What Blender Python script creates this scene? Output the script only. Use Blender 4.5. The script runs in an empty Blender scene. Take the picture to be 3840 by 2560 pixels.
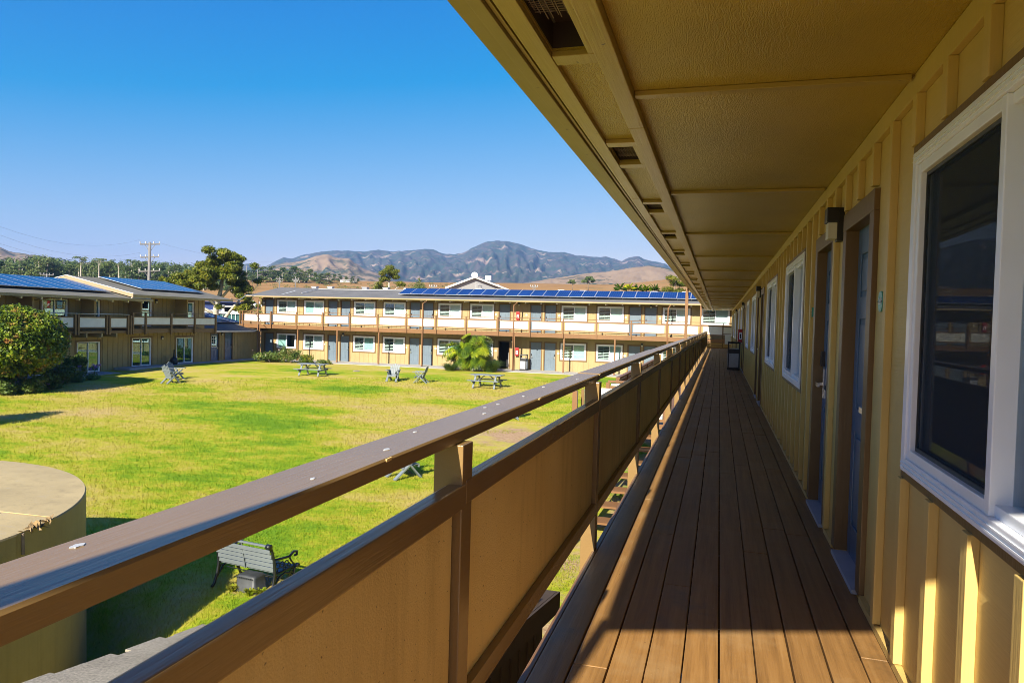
import bpy, bmesh, math, random
import numpy as np
from mathutils import Vector, Matrix, Euler
random.seed(7); RNG = np.random.default_rng(11)
C = bpy.context.scene.collection
scene = bpy.context.scene

# ---------------------------------------------------------------- camera, sky, sun, exposure
EYE = Vector((0.0, 0.0, 1.45))
def cam_axes(yaw, pitch, roll):
    cy, sy = math.cos(yaw), math.sin(yaw)
    fw = Vector((-sy*math.cos(pitch), cy*math.cos(pitch), -math.sin(pitch)))
    r = Vector((cy, sy, 0)); up = r.cross(fw)
    c, s = math.cos(roll), math.sin(roll)
    return c*r + s*up, -s*r + c*up, fw
cam_r, cam_u, cam_f = cam_axes(math.radians(16.0424), math.radians(1.6201), math.radians(1.5468))
cd = bpy.data.cameras.new('camera'); cam = bpy.data.objects.new('camera', cd); C.objects.link(cam)
cd.sensor_width = 36.0; cd.lens = 36.0*2700/3840; cd.clip_start = 0.05; cd.clip_end = 9000
mw = Matrix.Identity(4)
for i in range(3):
    mw[i][0] = cam_r[i]; mw[i][1] = cam_u[i]; mw[i][2] = -cam_f[i]; mw[i][3] = EYE[i]
cam.matrix_world = mw
scene.camera = cam

SUN_L = Vector((0.107, 1.0, -0.6)).normalized()          # direction the light travels
SUN_EL = math.asin(-SUN_L.z); SUN_AZ = math.atan2(-SUN_L.x, -SUN_L.y)
w = bpy.data.worlds.new('World'); scene.world = w; w.use_nodes = True
wn = w.node_tree; wn.nodes.clear()
sky = wn.nodes.new('ShaderNodeTexSky'); sky.sky_type = 'NISHITA'; sky.sun_disc = False
sky.sun_elevation = SUN_EL; sky.sun_rotation = SUN_AZ % (2*math.pi)
sky.altitude = 20; sky.air_density = 1.0; sky.dust_density = 0.35; sky.ozone_density = 3.0
sep = wn.nodes.new('ShaderNodeSeparateColor'); com = wn.nodes.new('ShaderNodeCombineColor')
wn.links.new(sky.outputs[0], sep.inputs[0])
for ch, (gain, off, lo) in enumerate(((2.5, -1.74*2.5, 0.01), (1.36, -0.66, 0.2), (0.72, 4.4, 0.5))):   # deeper, more saturated blue towards the zenith
    m1 = wn.nodes.new('ShaderNodeMath'); m1.operation = 'MULTIPLY_ADD'; m1.inputs[1].default_value = gain/2.64; m1.inputs[2].default_value = off/2.64
    m2 = wn.nodes.new('ShaderNodeMath'); m2.operation = 'MAXIMUM'; m2.inputs[1].default_value = lo/2.64
    wn.links.new(sep.outputs[ch], m1.inputs[0]); wn.links.new(m1.outputs[0], m2.inputs[0]); wn.links.new(m2.outputs[0], com.inputs[ch])
bg = wn.nodes.new('ShaderNodeBackground'); bg.inputs['Strength'].default_value = 0.1
wo = wn.nodes.new('ShaderNodeOutputWorld')
wn.links.new(com.outputs[0], bg.inputs['Color']); wn.links.new(bg.outputs[0], wo.inputs['Surface'])
sd = bpy.data.lights.new('sun', 'SUN'); sd.energy = 5.0; sd.angle = math.radians(0.53); sd.color = (1.0, 0.92, 0.76)
so = bpy.data.objects.new('sun', sd); C.objects.link(so)
so.rotation_euler = SUN_L.to_track_quat('-Z', 'Y').to_euler(); so.location = (-10, -40, 40)
vs = scene.view_settings
vs.view_transform = 'Standard'; vs.look = 'None'; vs.gamma = 1.0; vs.use_curve_mapping = False; vs.exposure = 1.40
scene.cycles.max_bounces = 8; scene.cycles.diffuse_bounces = 3; scene.cycles.glossy_bounces = 4
scene.cycles.transparent_max_bounces = 12; scene.cycles.transmission_bounces = 6
scene.cycles.use_denoising = True; scene.cycles.denoising_prefilter = 'ACCURATE'; scene.cycles.filter_width = 0.9

# ---------------------------------------------------------------- helpers
W = {}
def _mat(loc, rz=0.0, scale=1.0):
    return Matrix.Translation(Vector(loc)) @ Matrix.Rotation(rz, 4, 'Z') @ Matrix.Scale(scale, 4)
def link(name, data, mat=None, parent=None, M=None):
    o = bpy.data.objects.new(name, data); C.objects.link(o)
    M = M if M is not None else Matrix.Identity(4)
    if mat is not None and data is not None and len(data.materials) == 0: data.materials.append(mat)
    if parent is not None:
        o.parent = parent; o.matrix_parent_inverse = W[parent.name].inverted()
    o.matrix_basis = M; W[o.name] = M
    return o
def tag(o, label=None, cat=None, group=None, kind=None):
    if label: o['label'] = label
    if cat: o['category'] = cat
    if group: o['group'] = group
    if kind: o['kind'] = kind
    return o
def thing(name, label, cat, loc=(0, 0, 0), rz=0.0, group=None, scale=1.0):
    o = link(name, None, None, None, _mat(loc, rz, scale)); o.empty_display_size = 0.1
    return tag(o, label, cat, group)
KIDS = {}
def kids(o):
    return [c for c in o.children]
def copy_tree(o, M=None, parent=None):
    c = o.copy(); C.objects.link(c)
    if parent is not None: c.parent = parent
    for k in ('label', 'category', 'group'):
        pass
    if M is not None: c.matrix_basis = M
    W[c.name] = c.matrix_basis.copy()
    for ch in kids(o): copy_tree(ch, None, c)
    return c

class MB:
    """collects simple shapes into one mesh"""
    def __init__(s): s.v = []; s.f = []
    def add(s, vs, fs):
        b = len(s.v); s.v += [tuple(p) for p in vs]; s.f += [tuple(b+i for i in f) for f in fs]; return s
    def box(s, x0, x1, y0, y1, z0, z1):
        if x0 > x1: x0, x1 = x1, x0
        if y0 > y1: y0, y1 = y1, y0
        if z0 > z1: z0, z1 = z1, z0
        return s.add([(x0,y0,z0),(x1,y0,z0),(x1,y1,z0),(x0,y1,z0),(x0,y0,z1),(x1,y0,z1),(x1,y1,z1),(x0,y1,z1)],
                     [(3,2,1,0),(4,5,6,7),(0,1,5,4),(1,2,6,5),(2,3,7,6),(3,0,4,7)])
    def bar(s, p, q, w, h, up=(0, 0, 1)):
        p, q = Vector(p), Vector(q); d = (q-p).normalized(); up = Vector(up)
        sd = d.cross(up)
        if sd.length < 1e-5: sd = d.cross(Vector((1, 0, 0)))
        sd.normalize(); u = sd.cross(d).normalized(); a = sd*(w/2); b = u*(h/2)
        vs = [p-a-b, p+a-b, p+a+b, p-a+b, q-a-b, q+a-b, q+a+b, q-a+b]
        return s.add(vs, [(0,1,2,3),(7,6,5,4),(1,0,4,5),(2,1,5,6),(3,2,6,7),(0,3,7,4)])
    def cyl(s, p, q, r0, r1=None, n=12, cap=True):
        r1 = r0 if r1 is None else r1
        p, q = Vector(p), Vector(q); d = (q-p).normalized()
        a = d.orthogonal().normalized(); b = d.cross(a)
        vs = []
        for c, r in ((p, r0), (q, r1)):
            for i in range(n):
                t = 2*math.pi*i/n; vs.append(c + a*(r*math.cos(t)) + b*(r*math.sin(t)))
        fs = [(i, (i+1) % n, n+(i+1) % n, n+i) for i in range(n)]
        if cap: fs += [tuple(range(n-1, -1, -1)), tuple(range(n, 2*n))]
        return s.add(vs, fs)
    def tube(s, pts, r, n=6):
        rs = r if isinstance(r, (list, tuple)) else [r]*len(pts)
        pts = [Vector(p) for p in pts]; rings = []; b0 = len(s.v); ref = None
        for i, p in enumerate(pts):
            d = (pts[min(i+1, len(pts)-1)] - pts[max(i-1, 0)]).normalized()
            if ref is None: ref = d.orthogonal().normalized()
            a = (ref - d*ref.dot(d))
            a = a.normalized() if a.length > 1e-6 else d.orthogonal().normalized()
            ref = a; b = d.cross(a)
            for k in range(n):
                t = 2*math.pi*k/n; s.v.append(tuple(p + a*(rs[i]*math.cos(t)) + b*(rs[i]*math.sin(t))))
        for i in range(len(pts)-1):
            for k in range(n):
                s.f.append((b0+i*n+k, b0+i*n+(k+1) % n, b0+(i+1)*n+(k+1) % n, b0+(i+1)*n+k))
        s.f.append(tuple(b0+k for k in range(n-1, -1, -1))); s.f.append(tuple(b0+(len(pts)-1)*n+k for k in range(n)))
        return s
    def lathe(s, prof, c=(0, 0, 0), n=24):
        b0 = len(s.v)
        for r, z in prof:
            for k in range(n):
                t = 2*math.pi*k/n; s.v.append((c[0]+r*math.cos(t), c[1]+r*math.sin(t), c[2]+z))
        for i in range(len(prof)-1):
            for k in range(n):
                s.f.append((b0+i*n+k, b0+i*n+(k+1) % n, b0+(i+1)*n+(k+1) % n, b0+(i+1)*n+k))
        s.f.append(tuple(b0+k for k in range(n-1, -1, -1))); m = len(prof)-1
        s.f.append(tuple(b0+m*n+k for k in range(n)))
        return s
    def prism(s, poly, axis, a, b):
        """extrude a 2D polygon along axis 'x' 'y' or 'z' from a to b"""
        def P(u, v, t):
            return {'x': (t, u, v), 'y': (u, t, v), 'z': (u, v, t)}[axis]
        n = len(poly)
        vs = [P(u, v, a) for u, v in poly] + [P(u, v, b) for u, v in poly]
        fs = [tuple(range(n-1, -1, -1)), tuple(range(n, 2*n))] + [(i, (i+1) % n, n+(i+1) % n, n+i) for i in range(n)]
        return s.add(vs, fs)
    def mesh(s, name, bevel=0.0, smooth=False, fixn=True):
        me = bpy.data.meshes.new(name); me.from_pydata(s.v, [], s.f)
        bm = bmesh.new(); bm.from_mesh(me)
        if fixn: bmesh.ops.recalc_face_normals(bm, faces=bm.faces)
        if bevel > 0:
            es = [e for e in bm.edges if len(e.link_faces) == 2 and e.calc_face_angle(0) > 0.6]
            bmesh.ops.bevel(bm, geom=es, offset=bevel, segments=2, affect='EDGES', profile=0.6)
        bm.to_mesh(me); bm.free()
        if smooth: me.polygons.foreach_set('use_smooth', [True]*len(me.polygons))
        me.update(); return me
    def build(s, name, mat, parent=None, M=None, bevel=0.0, smooth=False, fixn=True):
        return link(name, s.mesh(name, bevel, smooth, fixn), mat, parent, M)

def np_mesh(name, v, f, smooth=False):
    me = bpy.data.meshes.new(name); v = np.asarray(v, np.float32); f = np.asarray(f, np.int32); k = f.shape[1]
    me.vertices.add(len(v)); me.vertices.foreach_set('co', v.ravel())
    me.loops.add(f.size); me.loops.foreach_set('vertex_index', f.ravel())
    me.polygons.add(len(f)); me.polygons.foreach_set('loop_start', np.arange(0, f.size, k, dtype=np.int32))
    me.polygons.foreach_set('loop_total', np.full(len(f), k, np.int32))
    if smooth: me.polygons.foreach_set('use_smooth', np.ones(len(f), bool))
    me.update(calc_edges=True); me.validate(); return me

# ---------------------------------------------------------------- materials
def nodes_of(name):
    m = bpy.data.materials.new(name); m.use_nodes = True
    nt = m.node_tree; b = nt.nodes['Principled BSDF']; return m, nt, b
def N(nt, t, **kw):
    n = nt.nodes.new('ShaderNode'+t)
    for k, v in kw.items():
        if k in n.inputs: n.inputs[k].default_value = v
        else: setattr(n, k, v)
    return n
def L(nt, a, b): nt.links.new(a, b)
def pos(nt, scale=(1, 1, 1), jitter=False):
    g = N(nt, 'NewGeometry'); mp = N(nt, 'Mapping'); mp.inputs['Scale'].default_value = scale
    L(nt, g.outputs['Position'], mp.inputs['Vector']); return mp.outputs[0]
def ramp(nt, src, stops):
    r = N(nt, 'ValToRGB'); e = r.color_ramp.elements
    while len(e) < len(stops): e.new(0.5)
    for i, (p, c) in enumerate(stops):
        e[i].position = p; e[i].color = (*c, 1) if len(c) == 3 else c
    L(nt, src, r.inputs[0]); return r.outputs[0]
def mixc(nt, fac, a, b, mode='MIX'):
    m = N(nt, 'Mix', data_type='RGBA', blend_type=mode)
    if isinstance(fac, (int, float)): m.inputs[0].default_value = fac
    else: L(nt, fac, m.inputs[0])
    for s, x in ((6, a), (7, b)):
        if isinstance(x, tuple): m.inputs[s].default_value = (*x, 1)
        else: L(nt, x, m.inputs[s])
    return m.outputs[2]
def math_(nt, op, a, b=None, clamp=False):
    m = N(nt, 'Math', operation=op); m.use_clamp = clamp
    for i, x in enumerate((a, b)):
        if x is None: continue
        if isinstance(x, (int, float)): m.inputs[i].default_value = x
        else: L(nt, x, m.inputs[i])
    return m.outputs[0]

KA = 0.80     # all paints are a little darker than they look in the bright exposure
def paint(name, col, rough=0.5, grain=None, gscale=60, bump=0.25, var=0.12, spots=None, spec=0.4, wear=0.0, wave=None):
    col = tuple(c*KA for c in col)
    """weathered paint on wood: broad tone drift, grain relief along an axis, optional specks"""
    m, nt, b = nodes_of(name)
    n1 = N(nt, 'TexNoise', Scale=1.3, Detail=5.0, Roughness=0.6); L(nt, pos(nt), n1.inputs['Vector'])
    lo = tuple(c*(1-var) for c in col); hi = tuple(min(1, c*(1+var)) for c in col)
    c = ramp(nt, n1.outputs[0], [(0.3, lo), (0.7, hi)])
    oi = N(nt, 'ObjectInfo')
    c = mixc(nt, math_(nt, 'MULTIPLY', oi.outputs['Random'], var*0.9), c, tuple(x*0.55 for x in col))
    sc = {None: (1, 1, 1), 'x': (0.04, 1, 1), 'y': (1, 0.04, 1), 'z': (1, 1, 0.04)}[grain]
    n2 = N(nt, 'TexNoise', Scale=gscale, Detail=4.0, Roughness=0.65); L(nt, pos(nt, sc), n2.inputs['Vector'])
    hgt = n2.outputs[0]
    if wave:
        wv = N(nt, 'TexWave', Scale=wave[0], Distortion=wave[1], Detail=3.0); wv.inputs['Detail Scale'].default_value = wave[2]
        wv.bands_direction = wave[3]
        L(nt, pos(nt, wave[4]), wv.inputs['Vector']); hgt = math_(nt, 'ADD', math_(nt, 'MULTIPLY', wv.outputs['Fac'], 0.8), math_(nt, 'MULTIPLY', hgt, 0.5))
    c = mixc(nt, math_(nt, 'MULTIPLY', n2.outputs[0], 0.25), c, tuple(x*0.7 for x in col))
    if spots:
        n3 = N(nt, 'TexNoise', Scale=spots[1], Detail=2.0, Roughness=0.5); L(nt, pos(nt), n3.inputs['Vector'])
        msk = ramp(nt, n3.outputs[0], [(spots[2], (0, 0, 0)), (min(1, spots[2]+0.02), (1, 1, 1))])
        c = mixc(nt, msk, c, spots[0])
    L(nt, c, b.inputs['Base Color']); b.inputs['Roughness'].default_value = rough
    b.inputs['Specular IOR Level'].default_value = spec
    if bump > 0:
        bp = N(nt, 'Bump', Strength=bump, Distance=0.004); L(nt, hgt, bp.inputs['Height']); L(nt, bp.outputs[0], b.inputs['Normal'])
    return m
def plain(name, col, rough=0.5, metal=0.0, spec=0.5, var=0.08, scale=6.0, bump=0.0):
    if metal < 0.5: col = tuple(c*KA for c in col)
    m, nt, b = nodes_of(name)
    n1 = N(nt, 'TexNoise', Scale=scale, Detail=4.0); L(nt, pos(nt), n1.inputs['Vector'])
    c = ramp(nt, n1.outputs[0], [(0.3, tuple(x*(1-var) for x in col)), (0.7, tuple(min(1, x*(1+var)) for x in col))])
    L(nt, c, b.inputs['Base Color'])
    b.inputs['Roughness'].default_value = rough; b.inputs['Metallic'].default_value = metal; b.inputs['Specular IOR Level'].default_value = spec
    if bump > 0:
        n2 = N(nt, 'TexNoise', Scale=scale*12, Detail=3.0); L(nt, pos(nt), n2.inputs['Vector'])
        bp = N(nt, 'Bump', Strength=bump, Distance=0.01); L(nt, n2.outputs[0], bp.inputs['Height']); L(nt, bp.outputs[0], b.inputs['Normal'])
    return m
def glass(name, tint=(0.75, 0.9, 0.86), rough=0.0, refl=1.0):
    m = bpy.data.materials.new(name); m.use_nodes = True; nt = m.node_tree; nt.nodes.clear()
    o = N(nt, 'OutputMaterial'); t = N(nt, 'BsdfTransparent'); t.inputs[0].default_value = (*tint, 1)
    g = N(nt, 'BsdfGlossy'); g.inputs['Roughness'].default_value = rough; g.inputs['Color'].default_value = (0.9, 0.95, 1, 1)
    lw = N(nt, 'Fresnel', IOR=1.7)
    n1 = N(nt, 'TexNoise', Scale=1.6, Detail=1.0); L(nt, pos(nt), n1.inputs['Vector'])
    bp = N(nt, 'Bump', Strength=0.02, Distance=0.02); L(nt, n1.outputs[0], bp.inputs['Height']); L(nt, bp.outputs[0], g.inputs['Normal'])
    mx = N(nt, 'MixShader'); L(nt, math_(nt, 'MULTIPLY', lw.outputs[0], refl, True), mx.inputs[0]); L(nt, t.outputs[0], mx.inputs[1]); L(nt, g.outputs[0], mx.inputs[2])
    L(nt, mx.outputs[0], o.inputs[0]); return m
def leafmat(name, c1, c2, c3=None, trans=0.35, scale=0.6, f3=0.68, rough=0.45, rnd=0.0):
    m, nt, b = nodes_of(name)
    g = N(nt, 'NewGeometry'); n1 = N(nt, 'TexNoise', Scale=scale, Detail=3.0); L(nt, g.outputs['Position'], n1.inputs['Vector'])
    wn_ = N(nt, 'TexWhiteNoise'); wn_.noise_dimensions = '3D'
    sn = N(nt, 'Vector' 'Math', operation='SNAP'); L(nt, g.outputs['Position'], sn.inputs[0]); sn.inputs[1].default_value = (0.25,)*3
    L(nt, sn.outputs[0], wn_.inputs['Vector'])
    f = math_(nt, 'ADD', math_(nt, 'MULTIPLY', n1.outputs[0], 0.6), math_(nt, 'MULTIPLY', wn_.outputs[0], 0.4))
    if rnd: oi = N(nt, 'ObjectInfo'); f = math_(nt, 'ADD', math_(nt, 'MULTIPLY', f, 1-rnd), math_(nt, 'MULTIPLY', oi.outputs['Random'], rnd))
    st = [(0.3, c1), (0.62, c2)] + ([(f3, c3)] if c3 else [])
    c = ramp(nt, f, st)
    L(nt, c, b.inputs['Base Color']); b.inputs['Roughness'].default_value = rough; b.inputs['Specular IOR Level'].default_value = 0.35
    tr = N(nt, 'BsdfTranslucent'); L(nt, c, tr.inputs[0]); mx = N(nt, 'MixShader'); mx.inputs[0].default_value = trans
    o = nt.nodes['Material Output']; L(nt, b.outputs[0], mx.inputs[1]); L(nt, tr.outputs[0], mx.inputs[2]); L(nt, mx.outputs[0], o.inputs[0])
    return m

TAN = (0.72, 0.51, 0.165)
MT = {}
MT['wall'] = paint('tan_wall_paint', TAN, 0.55, 'y', 70, 0.5, 0.10)
MT['wall_far'] = paint('tan_siding_paint', (0.42, 0.315, 0.145), 0.6, 'x', 40, 0.3, 0.10)
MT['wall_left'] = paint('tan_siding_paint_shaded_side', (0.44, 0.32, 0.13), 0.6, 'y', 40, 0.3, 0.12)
MT['batten'] = paint('tan_batten_paint', TAN, 0.5, 'z', 60, 0.5, 0.10)
MT['soffit'] = paint('tan_soffit_paint', (0.56, 0.37, 0.045), 0.33, None, 40, 0.45, 0.16, None, 0.38, wave=(26, 14.0, 2.2, 'X', (1, 0.30, 1)))
MT['soffit_trim'] = paint('tan_trim_paint', (0.52, 0.35, 0.075), 0.34, 'y', 70, 0.6, 0.14, ((0.08, 0.05, 0.02), 30, 0.74), 0.5)
MT['fascia'] = paint('olive_tan_fascia_paint', (0.46, 0.345, 0.10), 0.45, 'y', 50, 0.4, 0.14, ((0.14, 0.09, 0.03), 9, 0.72))
MT['brown'] = paint('brown_trim_paint', (0.20, 0.115, 0.040), 0.45, 'z', 60, 0.4, 0.12)
MT['brown_y'] = paint('brown_rail_paint', (0.30, 0.185, 0.070), 0.27, 'y', 70, 0.35, 0.12, ((0.72, 0.68, 0.62), 17, 0.83), 0.65)
MT['brown_far'] = paint('warm_brown_paint', (0.23, 0.112, 0.042), 0.5, None, 30, 0.2, 0.12)
def deck_mat():
    m, nt, b = nodes_of('weathered_brown_deck_paint')
    st = N(nt, 'TexNoise', Scale=26.0, Detail=6.0, Roughness=0.7); L(nt, pos(nt, (1, 0.035, 1)), st.inputs['Vector'])
    fine = N(nt, 'TexNoise', Scale=120.0, Detail=3.0, Roughness=0.7); L(nt, pos(nt, (1, 0.05, 1)), fine.inputs['Vector'])
    cl = N(nt, 'TexNoise', Scale=2.2, Detail=6.0, Roughness=0.65); L(nt, pos(nt), cl.inputs['Vector'])
    sp = N(nt, 'TexNoise', Scale=34.0, Detail=3.0, Roughness=0.6); L(nt, pos(nt), sp.inputs['Vector'])
    oi = N(nt, 'ObjectInfo')
    c = ramp(nt, st.outputs[0], [(0.30, (0.17, 0.085, 0.026)), (0.52, (0.29, 0.150, 0.045)), (0.75, (0.37, 0.205, 0.072))])
    c = mixc(nt, math_(nt, 'MULTIPLY', oi.outputs['Random'], 0.32), c, (0.15, 0.085, 0.035))
    c = mixc(nt, ramp(nt, cl.outputs[0], [(0.52, (0, 0, 0)), (0.72, (0.55, 0.55, 0.55))]), c, (0.34, 0.22, 0.10))
    c = mixc(nt, ramp(nt, cl.outputs[0], [(0.28, (0.6, 0.6, 0.6)), (0.42, (0, 0, 0))]), c, (0.09, 0.055, 0.025))
    c = mixc(nt, ramp(nt, sp.outputs[0], [(0.735, (0, 0, 0)), (0.75, (0.8, 0.8, 0.8))]), c, (0.50, 0.40, 0.28))
    c = mixc(nt, ramp(nt, sp.outputs[0], [(0.26, (0.7, 0.7, 0.7)), (0.28, (0, 0, 0))]), c, (0.05, 0.03, 0.015))
    L(nt, c, b.inputs['Base Color']); b.inputs['Specular IOR Level'].default_value = 0.4
    L(nt, ramp(nt, cl.outputs[0], [(0.3, (0.42, 0.42, 0.42)), (0.7, (0.62, 0.62, 0.62))]), b.inputs['Roughness'])
    bp = N(nt, 'Bump', Strength=0.55, Distance=0.004); L(nt, math_(nt, 'ADD', st.outputs[0], math_(nt, 'MULTIPLY', fine.outputs[0], 0.5)), bp.inputs['Height']); L(nt, bp.outputs[0], b.inputs['Normal'])
    return m
MT['deck'] = deck_mat()
def panel_mat():
    m, nt, b = nodes_of('tan_stucco_panel')
    big = N(nt, 'TexNoise', Scale=1.1, Detail=5.0, Roughness=0.6); L(nt, pos(nt), big.inputs['Vector'])
    drip = N(nt, 'TexNoise', Scale=9.0, Detail=5.0, Roughness=0.65); L(nt, pos(nt, (1, 1, 0.10)), drip.inputs['Vector'])
    fleck = N(nt, 'TexNoise', Scale=95.0, Detail=2.0, Roughness=0.5); L(nt, pos(nt, (1, 0.55, 1)), fleck.inputs['Vector'])
    st = N(nt, 'TexNoise', Scale=150.0, Detail=3.0); L(nt, pos(nt), st.inputs['Vector'])
    c = ramp(nt, big.outputs[0], [(0.3, (0.66, 0.46, 0.165)), (0.7, (0.80, 0.59, 0.235))])
    c = mixc(nt, ramp(nt, drip.outputs[0], [(0.50, (0, 0, 0)), (0.72, (0.5, 0.5, 0.5))]), c, (0.46, 0.31, 0.11))
    c = mixc(nt, ramp(nt, drip.outputs[0], [(0.26, (0.35, 0.35, 0.35)), (0.42, (0, 0, 0))]), c, (0.86, 0.70, 0.38))
    c = mixc(nt, ramp(nt, fleck.outputs[0], [(0.70, (0, 0, 0)), (0.72, (0.85, 0.85, 0.85))]), c, (0.16, 0.10, 0.04))
    L(nt, c, b.inputs['Base Color']); b.inputs['Roughness'].default_value = 0.6; b.inputs['Specular IOR Level'].default_value = 0.35
    bp = N(nt, 'Bump', Strength=0.35, Distance=0.004); L(nt, st.outputs[0], bp.inputs['Height']); L(nt, bp.outputs[0], b.inputs['Normal'])
    return m
MT['panel_in'] = panel_mat()
MT['panel_white'] = plain('cream_stucco_panel', (0.80, 0.77, 0.68), 0.7, var=0.05, scale=3, bump=0.2)
MT['white'] = plain('white_vinyl', (0.98, 1.0, 1.05), 0.28, var=0.04, scale=4)
MT['white_trim'] = plain('white_trim_paint', (0.82, 0.78, 0.70), 0.5, var=0.05)
MT['door'] = plain('slate_blue_door_paint', (0.15, 0.20, 0.25), 0.38, var=0.08, scale=2)
MT['door_near'] = plain('deep_blue_door_paint', (0.09, 0.165, 0.27), 0.33, var=0.10, scale=2)
MT['sill'] = plain('grey_blue_threshold', (0.42, 0.45, 0.50), 0.5)
MT['black'] = plain('black_metal', (0.012, 0.012, 0.014), 0.4)
MT['rubber'] = plain('dark_grey_screen_frame', (0.03, 0.035, 0.04), 0.5)
MT['steel'] = plain('brushed_steel', (0.62, 0.63, 0.65), 0.25, 1.0)
MT['lens'] = plain('frosted_lamp_lens', (0.72, 0.68, 0.52), 0.35)
def screen_mat():
    m = bpy.data.materials.new('dark_insect_screen'); m.use_nodes = True; nt = m.node_tree; nt.nodes.clear()
    o = N(nt, 'OutputMaterial'); t = N(nt, 'BsdfTransparent'); d = N(nt, 'BsdfDiffuse'); d.inputs[0].default_value = (0.045, 0.055, 0.07, 1)
    mx = N(nt, 'MixShader'); mx.inputs[0].default_value = 0.42; L(nt, t.outputs[0], mx.inputs[1]); L(nt, d.outputs[0], mx.inputs[2]); L(nt, mx.outputs[0], o.inputs[0]); return m
MT['screen'] = screen_mat()
MT['red'] = plain('red_enamel', (0.50, 0.02, 0.02), 0.35)
MT['dark'] = plain('room_shade_black', (0.03, 0.03, 0.035), 0.9)  # near-black sheet behind the openings, stands in for the shade of unlit rooms
MT['curtain'] = plain('pale_window_blind', (0.74, 0.78, 0.76), 0.8, var=0.05)
MT['teal_blind'] = plain('sea_green_blind', (0.42, 0.60, 0.56), 0.7, var=0.08)
MT['shutter'] = plain('white_shutter_slats', (0.70, 0.70, 0.68), 0.5)
MT['glass'] = glass('window_glass', (0.90, 0.96, 0.95))
MT['glass_green'] = glass('green_window_glass', (0.55, 0.75, 0.72), 0.0, 0.8)
MT['concrete'] = plain('pale_concrete', (0.42, 0.40, 0.37), 0.85, var=0.12, scale=3, bump=0.3)
MT['slab_shade'] = plain('shaded_concrete_walk', (0.36, 0.37, 0.38), 0.85, var=0.12, scale=3, bump=0.3)  # cooler, darker copy of the pale concrete, shade of the left walks in its colour
MT['grey_wood'] = paint('grey_garden_furniture_paint', (0.19, 0.225, 0.245), 0.55, None, 40, 0.3, 0.10)
MT['bench_slat'] = paint('pale_grey_bench_slats', (0.15, 0.175, 0.185), 0.5, None, 40, 0.3, 0.1)
MT['iron'] = plain('black_cast_iron', (0.012, 0.014, 0.016), 0.35, spec=0.6)
MT['tub'] = plain('dull_black_plastic', (0.05, 0.055, 0.06), 0.5, var=0.25, scale=8, bump=0.15)
MT['pole'] = plain('weathered_grey_pole', (0.21, 0.20, 0.19), 0.8, var=0.15)
MT['porcelain'] = plain('white_insulator', (0.55, 0.56, 0.58), 0.3)
MT['cream_trim'] = plain('cream_barge_paint', (0.42, 0.30, 0.18), 0.5, var=0.05)
MT['stone'] = plain('grey_brown_stone', (0.20, 0.17, 0.15), 0.9, var=0.3, scale=8, bump=0.5)
MT['wire'] = plain('grey_cable', (0.32, 0.36, 0.44), 0.6)
MT['conduit'] = plain('grey_conduit', (0.55, 0.55, 0.54), 0.5)
MT['bark'] = plain('grey_brown_bark', (0.26, 0.19, 0.13), 0.9, var=0.35, scale=5, bump=0.8)
MT['palebark'] = plain('pale_dead_bark', (0.46, 0.41, 0.34), 0.9, var=0.2, scale=5)
MT['blue_shed'] = plain('navy_blue_siding', (0.025, 0.05, 0.19), 0.6, var=0.1)
MT['grey_siding'] = plain('light_grey_siding', (0.42, 0.42, 0.43), 0.7, var=0.05)
MT['green_fence'] = plain('dark_green_boards', (0.03, 0.12, 0.12), 0.7)
MT['shed_wall'] = paint('weathered_brown_siding', (0.075, 0.048, 0.03), 0.8, 'z', 30, 0.6, 0.3)
MT['tarp_blue'] = plain('bright_blue_tarp', (0.02, 0.12, 0.55), 0.5)
MT['tyre'] = plain('black_tyre', (0.02, 0.02, 0.02), 0.8)

def shingle_mat(name, c1, c2, sc=40):
    m, nt, b = nodes_of(name)
    n1 = N(nt, 'TexNoise', Scale=sc*3, Detail=3.0, Roughness=0.8); L(nt, pos(nt), n1.inputs['Vector'])
    n2 = N(nt, 'TexNoise', Scale=1.1, Detail=4.0); L(nt, pos(nt, (1, 1, 1)), n2.inputs['Vector'])
    oi = N(nt, 'ObjectInfo')
    f = math_(nt, 'ADD', math_(nt, 'MULTIPLY', n1.outputs[0], 0.6), math_(nt, 'MULTIPLY', n2.outputs[0], 0.4))
    c = ramp(nt, f, [(0.38, c1), (0.62, c2)])
    c = mixc(nt, math_(nt, 'MULTIPLY', oi.outputs['Random'], 0.3), c, c1)
    L(nt, c, b.inputs['Base Color']); b.inputs['Roughness'].default_value = 0.95
    bp = N(nt, 'Bump', Strength=0.5, Distance=0.004); L(nt, n1.outputs[0], bp.inputs['Height']); L(nt, bp.outputs[0], b.inputs['Normal'])
    return m
MT['shingle_near'] = shingle_mat('grey_tan_shingle_granules', (0.13, 0.115, 0.085), (0.40, 0.36, 0.28), 34)
MT['shingle_far'] = shingle_mat('grey_roof_shingle', (0.085, 0.085, 0.085), (0.16, 0.157, 0.155), 12)
MT['shingle_left'] = shingle_mat('olive_grey_roof_shingle', (0.085, 0.082, 0.065), (0.17, 0.16, 0.125), 10)

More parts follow.
